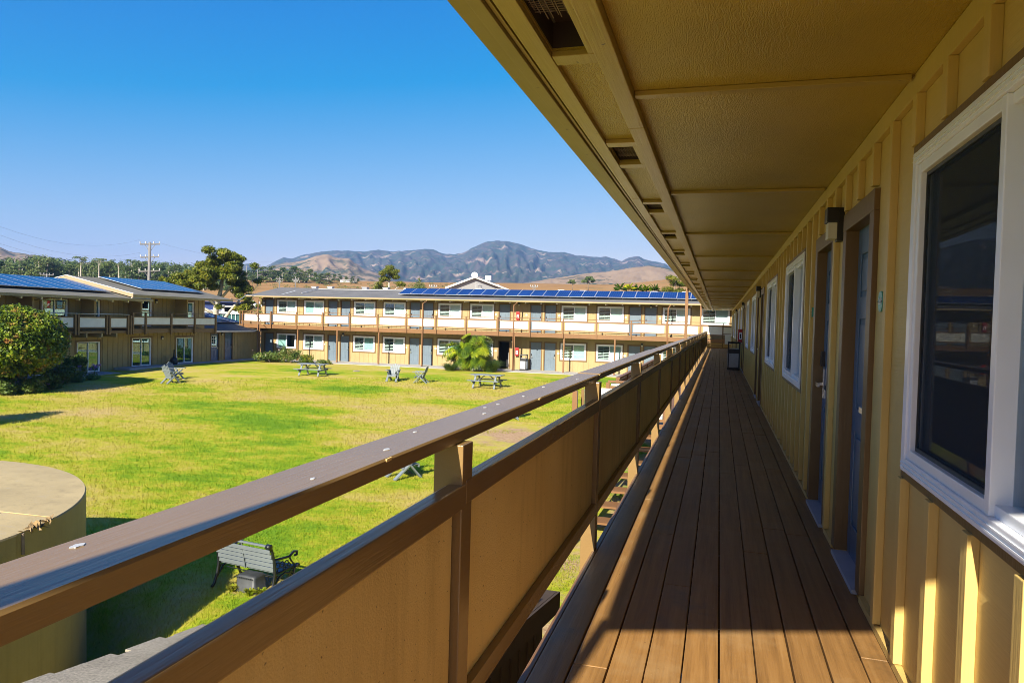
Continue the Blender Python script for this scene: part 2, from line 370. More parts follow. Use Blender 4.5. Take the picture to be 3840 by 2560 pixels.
def solar_mat():
    m, nt, b = nodes_of('blue_solar_cells')
    n1 = N(nt, 'TexNoise', Scale=0.7, Detail=2.0); L(nt, pos(nt), n1.inputs['Vector'])
    c = ramp(nt, n1.outputs[0], [(0.35, (0.006, 0.022, 0.095)), (0.7, (0.010, 0.035, 0.15))])
    ck = N(nt, 'TexBrick'); ck.offset = 0.0; ck.inputs['Scale'].default_value = 1.0
    ck.inputs['Mortar Size'].default_value = 0.012; ck.inputs['Brick Width'].default_value = 0.16; ck.inputs['Row Height'].default_value = 0.16
    tc = N(nt, 'TexCoord'); L(nt, tc.outputs['Object'], ck.inputs['Vector'])
    c = mixc(nt, ck.outputs['Fac'], c, (0.02, 0.05, 0.16))
    L(nt, c, b.inputs['Base Color']); b.inputs['Roughness'].default_value = 0.16; b.inputs['Specular IOR Level'].default_value = 0.22
    return m
MT['solar'] = solar_mat()
MT['alu'] = plain('aluminium_frame', (0.66, 0.68, 0.72), 0.35, 0.4)

def lawn_color(nt):
    """living green, dry straw and bare soil as they lie on the lawn"""
    n1 = N(nt, 'TexNoise', Scale=0.22, Detail=6.0, Roughness=0.62); L(nt, pos(nt, (0.55, 1.0, 1)), n1.inputs['Vector'])
    n2 = N(nt, 'TexNoise', Scale=1.7, Detail=5.0, Roughness=0.7); L(nt, pos(nt, (0.6, 1, 1)), n2.inputs['Vector'])
    n3 = N(nt, 'TexNoise', Scale=9.0, Detail=3.0, Roughness=0.7); L(nt, pos(nt), n3.inputs['Vector'])
    f = math_(nt, 'ADD', math_(nt, 'MULTIPLY', n1.outputs[0], 0.62), math_(nt, 'ADD', math_(nt, 'MULTIPLY', n2.outputs[0], 0.26), math_(nt, 'MULTIPLY', n3.outputs[0], 0.12)))
    c = ramp(nt, f, [(0.40, (0.115, 0.222, 0.009)), (0.455, (0.20, 0.285, 0.011)), (0.492, (0.31, 0.315, 0.022)), (0.54, (0.38, 0.325, 0.06)), (0.61, (0.42, 0.32, 0.12))])
    return c, f
def lawn_mat():
    m, nt, b = nodes_of('lawn_turf')
    c, f = lawn_color(nt)
    # bare soil in a worn patch and along the foot of the balcony wing
    g = N(nt, 'NewGeometry'); sx = N(nt, 'SeparateXYZ'); L(nt, g.outputs['Position'], sx.inputs[0])
    nd = N(nt, 'TexNoise', Scale=0.9, Detail=5.0, Roughness=0.7); L(nt, pos(nt), nd.inputs['Vector'])
    near = N(nt, 'MapRange'); near.inputs[1].default_value = -5.0; near.inputs[2].default_value = -1.2; L(nt, sx.outputs[0], near.inputs[0])
    dist = N(nt, 'VectorMath', operation='DISTANCE'); L(nt, g.outputs['Position'], dist.inputs[0]); dist.inputs[1].default_value = (-7.5, 25.9, -2.85)
    pt = N(nt, 'MapRange'); pt.inputs[1].default_value = 3.6; pt.inputs[2].default_value = 0.5; L(nt, dist.outputs['Value'], pt.inputs[0])
    dist2 = N(nt, 'VectorMath', operation='DISTANCE'); L(nt, g.outputs['Position'], dist2.inputs[0]); dist2.inputs[1].default_value = (-7.7, 11.2, -3.35)
    pt2 = N(nt, 'MapRange'); pt2.inputs[1].default_value = 1.3; pt2.inputs[2].default_value = 0.1; L(nt, dist2.outputs['Value'], pt2.inputs[0])
    s = math_(nt, 'MAXIMUM', math_(nt, 'MAXIMUM', near.outputs[0], pt.outputs[0]), pt2.outputs[0])
    s = math_(nt, 'ADD', math_(nt, 'MULTIPLY', s, 0.42), nd.outputs[0])
    soil = ramp(nt, s, [(0.70, (0, 0, 0)), (0.88, (1, 1, 1))])
    ns = N(nt, 'TexNoise', Scale=14.0, Detail=4.0); L(nt, pos(nt), ns.inputs['Vector'])
    sc = ramp(nt, ns.outputs[0], [(0.35, (0.27, 0.17, 0.095)), (0.65, (0.43, 0.30, 0.18))])
    c = mixc(nt, soil, c, sc)
    L(nt, c, b.inputs['Base Color']); b.inputs['Roughness'].default_value = 0.95; b.inputs['Specular IOR Level'].default_value = 0.1
    nb = N(nt, 'TexNoise', Scale=22.0, Detail=6.0, Roughness=0.75); L(nt, pos(nt), nb.inputs['Vector'])
    bp = N(nt, 'Bump', Strength=0.6, Distance=0.05); L(nt, nb.outputs[0], bp.inputs['Height']); L(nt, bp.outputs[0], b.inputs['Normal'])
    return m
def grass_mat():
    m, nt, b = nodes_of('grass_blades')
    c, f = lawn_color(nt); L(nt, c, b.inputs['Base Color']); b.inputs['Roughness'].default_value = 0.6; b.inputs['Specular IOR Level'].default_value = 0.2
    tr = N(nt, 'BsdfTranslucent'); L(nt, c, tr.inputs[0]); mx = N(nt, 'MixShader'); mx.inputs[0].default_value = 0.4
    o = nt.nodes['Material Output']; L(nt, b.outputs[0], mx.inputs[1]); L(nt, tr.outputs[0], mx.inputs[2]); L(nt, mx.outputs[0], o.inputs[0])
    return m
MT['lawn'] = lawn_mat(); MT['grass'] = grass_mat()

def hill_mat(name, grass, scrub, scale, cover, rock=None, detail=9.0, fine=None):
    m, nt, b = nodes_of(name)
    n1 = N(nt, 'TexNoise', Scale=scale, Detail=detail, Roughness=0.62); L(nt, pos(nt), n1.inputs['Vector'])
    n2 = N(nt, 'TexNoise', Scale=scale*9, Detail=4.0, Roughness=0.7); L(nt, pos(nt), n2.inputs['Vector'])
    f = math_(nt, 'ADD', math_(nt, 'MULTIPLY', n1.outputs[0], 0.78), math_(nt, 'MULTIPLY', n2.outputs[0], 0.22))
    st = [(cover-0.02, grass), (cover+0.02, scrub)]
    c = ramp(nt, f, st)
    n3 = N(nt, 'TexNoise', Scale=scale*2.3, Detail=6.0); L(nt, pos(nt), n3.inputs['Vector'])
    c = mixc(nt, ramp(nt, n3.outputs[0], [(0.42, (0, 0, 0)), (0.62, (0.5, 0.5, 0.5))]), c, rock if rock else tuple(x*0.7 for x in grass))
    L(nt, c, b.inputs['Base Color']); b.inputs['Roughness'].default_value = 1.0; b.inputs['Specular IOR Level'].default_value = 0.0
    return m
MT['mountain'] = hill_mat('chaparral_mountain', (0.34, 0.26, 0.19), (0.05, 0.07, 0.055), 0.0095, 0.43, (0.14, 0.09, 0.10))
MT['tanhill'] = hill_mat('dry_grass_hill', (0.27, 0.195, 0.13), (0.05, 0.07, 0.05), 0.009, 0.535, (0.22, 0.15, 0.095))
MT['field'] = hill_mat('dry_brown_field', (0.27, 0.155, 0.065), (0.16, 0.12, 0.045), 0.03, 0.58, (0.33, 0.21, 0.10))
# ================================================================ the land
from mathutils import noise as mnoise
def zg(x, y):
    d = math.hypot(x+12.44, y-6.12)-4.11            # the ground dips around the tank
    dip = 0.0 if d > 1.7 else 1.25*(1-max(0.0, d-0.2)/1.5)**2
    return -dip + -2.3 - 0.034*max(0.0, 42-max(y, 3.0)) + 0.03*math.sin(x*0.31+1)*math.sin(y*0.27)*min(1, max(0, (44-y)/10))
def lawn():
    xs = np.concatenate([np.arange(-64, -19, 1.0), np.arange(-19, -6, 0.25), np.arange(-6, 26.1, 1.0)]); ys = np.concatenate([np.arange(-44, -1, 1.0), np.arange(-1, 13, 0.25), np.arange(13, 62.1, 1.0)])
    v = [(x, y, zg(x, y)) for y in ys for x in xs]; nx = len(xs)
    f = [(j*nx+i, j*nx+i+1, (j+1)*nx+i+1, (j+1)*nx+i) for j in range(len(ys)-1) for i in range(nx-1)]
    o = link('lawn', np_mesh('lawn', v, f, True), MT['lawn']); tag(o, 'courtyard lawn of bright green grass with straw coloured dry patches', None, None, 'structure')
lawn()
def azdir(az, r):
    a = math.radians(az); return r*math.sin(a), r*math.cos(a)
def interp(az, pts):
    return float(np.interp(az, [p[0] for p in pts], [p[1] for p in pts]))
FIELD_EL = [(-180, 2.4), (-60, 2.3), (-52, 2.2), (-44, 2.35), (-36.5, 2.68), (-32, 2.77), (-27.7, 2.79), (-20, 2.92), (-16, 3.02), (-8.4, 3.05), (-5.8, 3.32), (-3.8, 3.6), (2, 3.7), (40, 2.6), (180, 2.4)]
def field():
    rs = [30, 62, 66, 72, 85, 105, 130, 160, 195, 235, 280, 330, 380, 390, 430, 600, 1000, 1700, 2500, 3300]; na = 360
    v = []; 
    for r in rs:
        for k in range(na):
            az = -180 + 360*k/na; x, y = azdir(az, r); el = interp(az, FIELD_EL)
            t = min(1, max(0, (r-70)/310)); s = t**1.25
            ztop = 1.45 + 380*math.tan(math.radians(el))
            z = -2.75 + (ztop+2.75)*s + (mnoise.noise((x*0.012, y*0.012, 0))*0.9*math.sin(math.pi*min(1, t)) if r > 72 else 0)
            if r < 69: z = -4.4
            if r > 380: z = ztop - (r-380)*0.012*max(0.0, 1-(r-380)/900)
            v.append((x, y, z))
    f = [(i*na+k, i*na+(k+1) % na, (i+1)*na+(k+1) % na, (i+1)*na+k) for i in range(len(rs)-1) for k in range(na)]
    b = len(v); v.append((0, 0, -4.5)); 
    o = link('field', np_mesh('field', v, f, True), MT['field']); tag(o, 'dry brown grass field rising behind the motel roofs', None, None, 'structure')
field()
def hills(name, mat, prof, r0, r1, elb, label, step=0.2, rows=46, amp=0.10, seed=0, nscale=4.0, sharp=0.9):
    a0, a1 = prof[0][0], prof[-1][0]; n = int((a1-a0)/step)+1; v = []
    for i in range(rows+6):
        t = min(1.0, i/(rows-1)); r = r0 + (r1-r0)*t
        over = max(0, i-(rows-1))
        for k in range(n):
            az = a0 + (a1-a0)*k/(n-1); ec = interp(az, prof); eb = elb if not callable(elb) else elb(az)
            ec += 0.035*mnoise.fractal((az*3.1, seed, 0.3), 0.6, 2.1, 4)*min(1, max(0, (ec-eb)))
            p = (az*nscale*0.16, t*nscale*0.55+seed*7.3, seed)
            rg = mnoise.ridged_multi_fractal(p, 0.9, 2.1, 5, 1.0, 2.0) if True else 0
            fr = mnoise.fractal((az*2.2, t*9.0, seed+4), 0.7, 2.1, 4)
            el = eb + (ec-eb)*(t**sharp) + (ec-eb)*(amp*(rg-1.1)+0.035*fr)*math.sin(math.pi*t)**0.8
            z = 1.45 + r*math.tan(math.radians(el)) - over*over*r1*0.003
            x, y = azdir(az, r + over*r1*0.03); v.append((x, y, z))
    R = rows+6
    f = [(i*n+k, i*n+k+1, (i+1)*n+k+1, (i+1)*n+k) for i in range(R-1) for k in range(n-1)]
    o = link(name, np_mesh(name, v, f, True), mat); tag(o, label, None, None, 'structure'); return o
MOUNT = [(-75, 2.6), (-55, 2.8), (-45, 2.9), (-39, 3.1), (-37.24, 3.4), (-36.64, 3.66), (-36.2, 3.75), (-35.7, 3.55), (-35.07, 3.55), (-34.61, 3.86), (-33.76, 4.35), (-33.21, 4.26), (-32.18, 4.64), (-30.99, 4.9), (-29.93, 5.06), (-28.95, 5.07), (-27.88, 5.05), (-26.72, 5.26), (-25.63, 5.15), (-24.45, 5.29), (-23.78, 5.35), (-23.1, 5.48), (-22.42, 5.45), (-21.81, 5.17), (-20.87, 5.12), (-20.1, 5.28), (-19.25, 5.75), (-18.34, 6.18), (-17.57, 6.31), (-16.62, 6.28), (-15.75, 6.13), (-14.88, 5.85), (-14.01, 5.62), (-13.06, 5.51), (-12.11, 5.55), (-10.99, 5.26), (-10.31, 5.27), (-9.45, 5.2), (-8.77, 5.25), (-8.17, 5.09), (-7.57, 4.93), (-6.91, 5.24), (-6.32, 5.34), (-5.81, 5.08), (-5.06, 4.92), (-4.22, 4.76), (-3.8, 4.51), (0, 4.2), (20, 3.0), (50, 2.6)]
hills('mountain', MT['mountain'], MOUNT, 1500, 3000, 2.45, 'blue hazy mountain range with scrub and pale grassy patches', 0.14, 64, 0.17, 3, 6.0, 0.85)
TANL = [(-36.2, 2.7), (-35.07, 3.45), (-34.53, 3.7), (-33.75, 3.9), (-32.97, 4.02), (-32.18, 4.23), (-31.38, 4.55), (-30.58, 4.76), (-29.92, 4.48), (-28.94, 4.5), (-28.44, 4.15), (-27.69, 3.68), (-26.77, 3.46), (-26.17, 3.06), (-24.74, 2.7)]
hills('tan_hill', MT['tanhill'], TANL, 1000, 1450, 2.4, 'rounded tan grass hill in front of the mountain range', 0.12, 40, 0.16, 5, 5.0, 0.9)
TANR = [(-17, 2.75), (-14.8, 3.1), (-13.52, 3.36), (-11.8, 3.66), (-10.09, 3.95), (-8.4, 4.11), (-6.72, 4.44), (-5.46, 4.6), (-4.38, 4.47), (-3.63, 4.31), (0, 3.9), (12, 2.9)]
hills('tan_hill', MT['tanhill'], TANR, 700, 1100, 2.5, 'low tan hill with dark shrubs below the right end of the mountains', 0.12, 40, 0.13, 8, 4.0, 0.9)
HILLL = [(-70, 2.6), (-58, 3.6), (-53, 4.3), (-51.9, 4.05), (-51.51, 3.86), (-51.05, 3.64), (-50.64, 3.58), (-50.17, 3.54), (-49.63, 3.51), (-48.9, 3.38), (-48.41, 3.31), (-47.41, 3.23), (-46.84, 3.19), (-46.27, 3.26), (-45.81, 3.38), (-45.35, 3.32), (-44.69, 3.14), (-42, 2.4)]
hills('tan_hill', MT['tanhill'], HILLL, 900, 1300, 2.2, 'pinkish tan hill above the pine forest at far left', 0.12, 36, 0.14, 12, 5.0, 0.9)

# ================================================================ facade kit
class Face:
    """a facade plane: u runs along it, d points out of the wall, z up"""
    def __init__(s, kind, at): s.k = kind; s.at = at
    def P(s, u, d, z):
        return {'W': (s.at-d, u, z), 'S': (u, s.at-d, z), 'E': (s.at+d, u, z)}[s.k]
    def box(s, mb, u0, u1, d0, d1, z0, z1):
        a, b = s.P(u0, d0, z0), s.P(u1, d1, z1)
        mb.box(a[0], b[0], a[1], b[1], a[2], b[2]); return mb
    def one(s, name, mat, parent, u0, u1, d0, d1, z0, z1, bevel=0.0):
        c = s.P((u0+u1)/2, (d0+d1)/2, (z0+z1)/2); a, b = s.P(u0, d0, z0), s.P(u1, d1, z1)
        mb = MB().box(*(x for i in range(3) for x in (a[i]-c[i], b[i]-c[i])))
        return mb.build(name, mat, parent, Matrix.Translation(c), bevel)
def wall(face, name, mat, parent, u0, u1, z0, z1, th, openings):
    mb = MB(); ops = sorted(openings); u = u0
    cols = sorted(set([u0, u1] + [o[0] for o in ops] + [o[1] for o in ops]))
    for a, b in zip(cols[:-1], cols[1:]):
        if b <= u0 or a >= u1: continue
        m = (a+b)/2; zz = z0
        for o in sorted([o for o in ops if o[0] < m < o[1]], key=lambda o: o[2]):
            if o[2] > zz+1e-4: face.box(mb, a, b, -th, 0, zz, o[2])
            zz = o[3]
        if zz < z1-1e-4: face.box(mb, a, b, -th, 0, zz, z1)
    return mb.build(name, mat, parent)
BAT = {}
def battens(face, mat, parent, us, z0, z1, openings, w=0.05, d=0.02, margin=0.1, bevel=0.0):
    for u in us:
        segs = [(z0, z1)]
        for o in openings:
            mg = o[4] if len(o) > 4 else margin
            if o[0]-mg < u < o[1]+mg:
                ns = []
                for a, b in segs:
                    if o[2]-mg > a: ns.append((a, min(b, o[2]-mg)))
                    if o[3]+mg < b: ns.append((max(a, o[3]+mg), b))
                segs = [s for s in ns if s[1]-s[0] > 0.05]
        for a, b in segs:
            key = (face.k, round(b-a, 3), w, d, mat.name)
            c = face.P(u, d/2, (a+b)/2)
            if key not in BAT:
                mb = MB(); p, q = face.P(u-w/2, 0, a), face.P(u+w/2, d, b)
                mb.box(*(x for i in range(3) for x in (p[i]-c[i], q[i]-c[i])))
                BAT[key] = mb.mesh('batten', bevel)
            link('batten', BAT[key], mat, parent, Matrix.Translation(c))
def trim_ring(face, name, mat, parent, u0, u1, z0, z1, w, d0, d1, bottom=True, bevel=0.0):
    mb = MB()
    i_ = 0.004 if d0 < 0 else 0.0; u0, u1, z1 = u0+i_, u1-i_, z1-i_
    face.box(mb, u0-w, u0, d0, d1, z0-(w if bottom else 0), z1)
    face.box(mb, u1, u1+w, d0, d1, z0-(w if bottom else 0), z1)
    face.box(mb, u0-w, u1+w, d0, d1+0.001, z1, z1+w)
    if bottom: face.box(mb, u0, u1, d0, d1-0.001, z0-w, z0)
    return mb.build(name, mat, parent, bevel=bevel)
def window(face, parent, u0, u1, z0, z1, left='shutter', right='blind', trim=True, fw=0.065, near=False, trim_mat=None, flip=False, tw=0.10):
    mb = MB(); um = (u0+u1)/2
    def ring(a, b, c, d, w, d0, d1):
        face.box(mb, a, a+w, d0, d1, c, d); face.box(mb, b-w, b, d0, d1, c, d)
        face.box(mb, a+w, b-w, d0, d1-0.001, d-w, d); face.box(mb, a+w, b-w, d0, d1-0.001, c, c+w)
    ring(u0, u1, z0, z1, fw, -0.10, 0.035)
    ring(u0+fw, um+0.03, z0+fw, z1-fw, 0.035, -0.07, 0.012)
    ring(um-0.03, u1-fw, z0+fw, z1-fw, 0.04, -0.05, 0.026)
    win = mb.build('window', MT['white'], parent, bevel=0.004 if near else 0.0)
    for (a, b, st, dd) in ((u0+fw+0.03, um, left, -0.035), (um+0.01, u1-fw-0.03, right, -0.015)):
        face.one('pane', MT['glass'], win, a, b, dd-0.006, dd, z0+fw+0.03, z1-fw-0.03)
        za, zb = z0+fw+0.01, z1-fw-0.01
        if st == 'blind': face.one('blind', MT['curtain'], win, a, b, -0.075, -0.065, za, zb)
        elif st == 'teal': face.one('blind', MT['teal_blind'], win, a, b, -0.075, -0.065, za, zb)
        elif st == 'half': face.one('blind', MT['curtain'], win, a, b, -0.075, -0.065, (za+zb)/2, zb)
        elif st == 'shutter':
            sm = MB(); n = 9
            for i in range(n):
                zc = za + (zb-za)*(i+0.5)/n
                p = face.P(a, -0.07, zc); q = face.P(b, -0.07, zc)
                up = Vector(face.P(0, 1, 0.9))-Vector(face.P(0, 0, 0))
                sm.bar(p, q, 0.055, 0.010, up=tuple(up.normalized()))
            uc = (a+b)/2; face.box(sm, uc-0.008, uc+0.008, -0.05, -0.042, za, zb)
            sm.build('shutter', MT['shutter'], win)
    if trim: trim_ring(face, 'window_trim', trim_mat or MT['brown'], parent, u0, u1, z0, z1, tw, 0.0, 0.024)
    return win
DOORM = {}
def door(face, parent, u0, u1, z0, z1, mat, depth=-0.06, handle_right=True, trim=True, trim_w=0.09, trim_mat=None, near=False, glazed=False):
    w = u1-u0; h = z1-z0; mb = MB(); D = depth
    B = lambda a, b, d0, d1, c, d: face.box(mb, u0+a, u0+b, D+d0, D+d1, z0+c, z0+d)
    B(0, w, -0.045, -0.012, 0, h)
    st = 0.11*w/0.84; rows = [(0.20, 0.80), (0.95, 1.52), (1.66, 1.93)]; sc = h/2.1
    cols = [(st, w/2-0.045), (w/2+0.045, w-st)]
    us = [0, st, w/2-0.045, w/2+0.045, w-st, w]
    B(0, st, -0.012, 0, 0, h); B(w-st, w, -0.012, 0, 0, h); B(w/2-0.045, w/2+0.045, -0.012, 0, 0, h)
    zz = [0] + [x*sc for r in rows for x in r] + [h]
    for c0, c1 in cols:
        for i in range(0, len(zz), 2): B(c0, c1, -0.012, -0.0005, zz[i], zz[i+1])
        for r0, r1 in rows: B(c0+0.035, c1-0.035, -0.012, -0.003, r0*sc+0.035, r1*sc-0.035)
    d = mb.build('door', mat, parent, bevel=0.003 if near else 0.0)
    hu = u1-0.075 if handle_right else u0+0.075
    hm = MB(); face.box(hm, hu-0.025, hu+0.025, D, D+0.012, z0+0.86, z0+1.10)
    dirn = -1 if handle_right else 1
    face.box(hm, hu-0.012, hu+0.012, D+0.012, D+0.055, z0+0.96, z0+0.985)
    face.box(hm, min(hu-0.012, hu+dirn*0.11), max(hu+0.012, hu+dirn*0.11), D+0.045, D+0.062, z0+0.955, z0+0.988)
    hm.build('handle', MT['steel'], d)
    lk = MB(); face.box(lk, hu-0.03, hu+0.03, D, D+0.03, z0+1.12, z0+1.24); lk.build('lock', MT['black'], d)
    if glazed:
        g = MB(); a, b = u0+0.16*w, u1-0.16*w; c, e = z0+1.05, z0+1.9
        for i in range(4): x = a+(b-a)*i/3; face.box(g, x-0.015, x+0.015, D, D+0.018, c, e)
        for i in range(5): x = c+(e-c)*i/4; face.box(g, a, b, D, D+0.016, x-0.015, x+0.015)
        gl = g.build('window_grid', MT['white'], d); face.one('door_glass', MT['glass_green'], d, a, b, D+0.001, D+0.006, c, e)
    if trim:
        trim_ring(face, 'door_trim', trim_mat or MT['brown'], parent, u0, u1, z0, z1, trim_w, -0.10, 0.028, bottom=False, bevel=0.004 if near else 0)
    return d
def wall_lamp(face, u, z, label, group, big=1.0):
    t = thing('wall_lamp', label, 'wall lamp', face.P(u, 0.0, z), 0, group)
    s = big; mb = MB()
    face.box(mb, u-0.055*s, u+0.055*s, 0.001, 0.05*s, z-0.12*s, z+0.13*s); face.box(mb, u-0.075*s, u+0.075*s, 0.04*s, 0.125*s, z+0.02*s, z+0.13*s)
    mb.build('housing', MT['black'], t, bevel=0.006)
    l = MB(); face.box(l, u-0.062*s, u+0.062*s, 0.05*s, 0.115*s, z-0.105*s, z+0.018*s); l.build('lens', MT['lens'], t, bevel=0.006)
    return t
SOLM = {}
def solar_panel(parent, origin, ux, uy, w, h):
    """origin = lower corner, ux across, uy up the slope"""
    key = (round(w, 3), round(h, 3))
    if key not in SOLM:
        f = MB(); f.box(0, w, 0, h, 0, 0.035); c = MB(); c.box(0.02, w-0.02, 0.02, h-0.02, 0.035, 0.039)
        SOLM[key] = (f.mesh('solar_panel'), c.mesh('cell_sheet'))
    ux, uy = Vector(ux).normalized(), Vector(uy).normalized(); uz = ux.cross(uy).normalized()
    Mx = Matrix.Identity(4)
    for i in range(3): Mx[i][0] = ux[i]; Mx[i][1] = uy[i]; Mx[i][2] = uz[i]; Mx[i][3] = origin[i]
    o = link('solar_panel', SOLM[key][0], MT['alu'], parent, Mx)
    link('cell_sheet', SOLM[key][1], MT['solar'], o, Mx); return o
def downspout(face, parent, u, d, ztop, zbot, mat, elbow=0.25):
    mb = MB(); mb.tube([face.P(u+0.10, d+elbow, ztop), face.P(u+0.09, d+elbow, ztop-0.10), face.P(u, d, ztop-0.28), face.P(u, d, zbot+0.12), face.P(u, d+0.12, zbot+0.02)], 0.045, 8)
    return mb.build('downspout', mat, parent, smooth=True)

# ================================================================ far wing (faces us across the lawn)
FF = Face('S', 53.6)
far = thing('motel_wing', 'long two storey tan motel wing facing across the lawn under a grey roof', 'motel building', (-18, 57, -2.3))
UP0, UP1, LO0, LO1 = 1.56, 2.72, -1.38, -0.12
upw = [(-36.34, -34.46, 'shutter', 'blind'), (-33.72, -31.84, 'teal', 'blind'), (-29.06, -27.12, 'shutter', 'blind'), (-26.37, -24.43, 'shutter', 'blind'), (-21.58, -19.64, 'shutter', 'blind'), (-18.89, -16.93, 'shutter', 'blind'),
       (-11.55, -9.6, 'shutter', 'blind'), (-8.81, -6.86, 'shutter', 'blind'), (-4.01, -2.06, 'shutter', 'blind'), (-1.28, 0.66, 'shutter', 'blind')]
low = [(-36.34, -34.46, 'teal', 'dark'), (-33.72, -31.84, 'shutter', 'blind'), (-29.06, -27.12, 'shutter', 'teal'), (-26.37, -24.43, 'shutter', 'blind'), (-21.58, -19.64, 'shutter', 'teal'), (-18.89, -16.93, 'teal', 'blind'),
       (-11.55, -9.6, 'shutter', 'teal'), (-8.81, -6.86, 'shutter', 'blind'), (-4.01, -2.06, 'shutter', 'teal'), (-1.28, 0.66, 'shutter', 'blind')]
upd = [(-37.52, -36.72), (-31.42, -30.60), (-30.24, -29.42), (-24.00, -23.18), (-22.86, -22.04), (-16.48, -15.64), (-13.96, -13.13), (-12.83, -12.0), (-6.42, -5.58), (-5.29, -4.46)]
lod = [(-37.50, -36.68), (-31.40, -30.58), (-30.25, -29.43), (-24.00, -23.18), (-22.86, -22.04), (-13.92, -13.07), (-12.80, -11.95), (-6.42, -5.58), (-5.29, -4.46)]
ops = [(a, b, UP0, UP1) for a, b, *_ in upw] + [(a, b, LO0, LO1) for a, b, *_ in low] + [(a, b, 0.61, 2.73) for a, b in upd] + [(a, b, -2.26, -0.14) for a, b in lod] + [(-16.47, -15.63, -2.26, -0.17)]
XF0, XF1 = -37.9, 4.0
wall(FF, 'wall', MT['wall_far'], far, XF0, XF1, -2.3, 2.95, 0.14, ops)
bu = [u for u in np.arange(XF0+0.05, XF1, 0.4066)]
battens(FF, MT['wall_far'], far, bu, -2.28, 0.28, [o for o in ops if o[2] < 0.3], 0.045, 0.022, 0.11)
battens(FF, MT['wall_far'], far, bu, 0.62, 2.9, [o for o in ops if o[3] > 0.7], 0.045, 0.022, 0.11)
for a, b, l, r in upw: window(FF, far, a, b, UP0, UP1, l, r, fw=0.09)
for a, b, l, r in low: window(FF, far, a, b, LO0, LO1, l, r, fw=0.09)
for i, (a, b) in enumerate(upd): door(FF, far, a, b, 0.61, 2.72, MT['door'], handle_right=(i % 2 == 0))
for i, (a, b) in enumerate(lod): door(FF, far, a, b, -2.26, -0.15, MT['door'], handle_right=(i % 2 == 0))
trim_ring(FF, 'passage_trim', MT['brown'], far, -16.47, -15.63, -2.26, -0.17, 0.09, -0.1, 0.028, bottom=False)
mb = MB(); FF.box(mb, XF0, XF1, -1.7, -1.6, -2.3, 2.95); FF.box(mb, -16.9, -16.75, -1.6, -0.15, -2.3, 0.2); FF.box(mb, -15.35, -15.2, -1.6, -0.15, -2.3, 0.2); mb.build('dark_room_sheet', MT['dark'], far)
mb = MB(); FF.box(mb, -15.72, -15.66, -1.2, -0.2, -2.27, -1.0); mb.build('gate_leaf', MT['conduit'], far)
mb = MB(); mb.box(XF0, XF0+0.14, 53.75, 61.2, -2.3, 2.95); mb.box(XF1-0.14, XF1, 53.75, 61.2, -2.3, 2.95); mb.box(XF0+0.14, XF1-0.14, 61.06, 61.2, -2.3, 2.95)
mb.prism([(53.75, 2.95), (61.2, 2.95), (57.2, 3.74)], 'x', XF0+0.002, XF0+0.12); mb.build('side_wall', MT['wall_far'], far)
# roof
mb = MB(); mb.prism([(52.45, 3.00), (57.1, 3.92), (61.75, 3.00), (61.75, 2.91), (57.1, 3.82), (52.45, 2.91)], 'x', -38.55, 5.0); mb.build('roof', MT['shingle_far'], far)
mb = MB(); mb.prism([(52.46, 2.90), (57.1, 3.80), (57.1, 3.78), (53.6, 2.92), (52.46, 2.87)], 'x', -38.5, 4.9); mb.build('eave_soffit', MT['soffit'], far)
FF.one('fascia_board', MT['cream_trim'], far, -38.6, 5.0, 1.155, 1.18, 2.88, 3.01)
mb = MB(); FF.box(mb, -38.6, 5.0, 1.181, 1.26, 2.91, 2.985); mb.build('gutter', MT['wall_far'], far)
rt = MB().box(-0.035, 0.035, -0.5, 0.5, -0.05, 0.05).mesh('rafter_tail')
for x in np.arange(-36.0, 4.0, 1.215): link('rafter_tail', rt, MT['white_trim'], far, Matrix.Translation((x, 53.0, 2.87)) @ Matrix.Rotation(math.atan(0.03), 4, 'X'))
sl = math.atan2(0.95, 5.38)
vent = MB().box(-0.22, 0.22, -0.2, 0.2, 0, 0.16).box(-0.27, 0.27, -0.25, 0.25, 0.161, 0.21).mesh('roof_vent')
for px in (-35.0, -33.4, -30.0, -28.0, -19.4, -17.6, -12.4, -10.6, -5.0, -2.6, 0.6): link('roof_vent', vent, MT['alu'], far, Matrix.Translation((px, 57.3, 3.86)))
for i in range(27):
    solar_panel(far, (-25.06 + i*1.0, 53.5, 3.38), (1, 0, 0), (0, 1.5, 0.52), 0.98, 1.60)
for i in range(14): MB().bar((-24.9+i*2.0, 54.9, 3.5), (-24.9+i*2.0, 54.95, 3.86), 0.04, 0.04).build('panel_strut', MT['alu'], far)
mb = MB(); mb.tube([(-34, 53.6, 3.33), (-33.8, 55.9, 3.78), (-25.2, 55.9, 3.78)], 0.03, 6); mb.build('roof_conduit', MT['conduit'], far)
mb = MB(); mb.box(-25.4, -24.8, 55.25, 55.6, 3.6, 3.95); mb.build('junction_box', MT['white'], far)
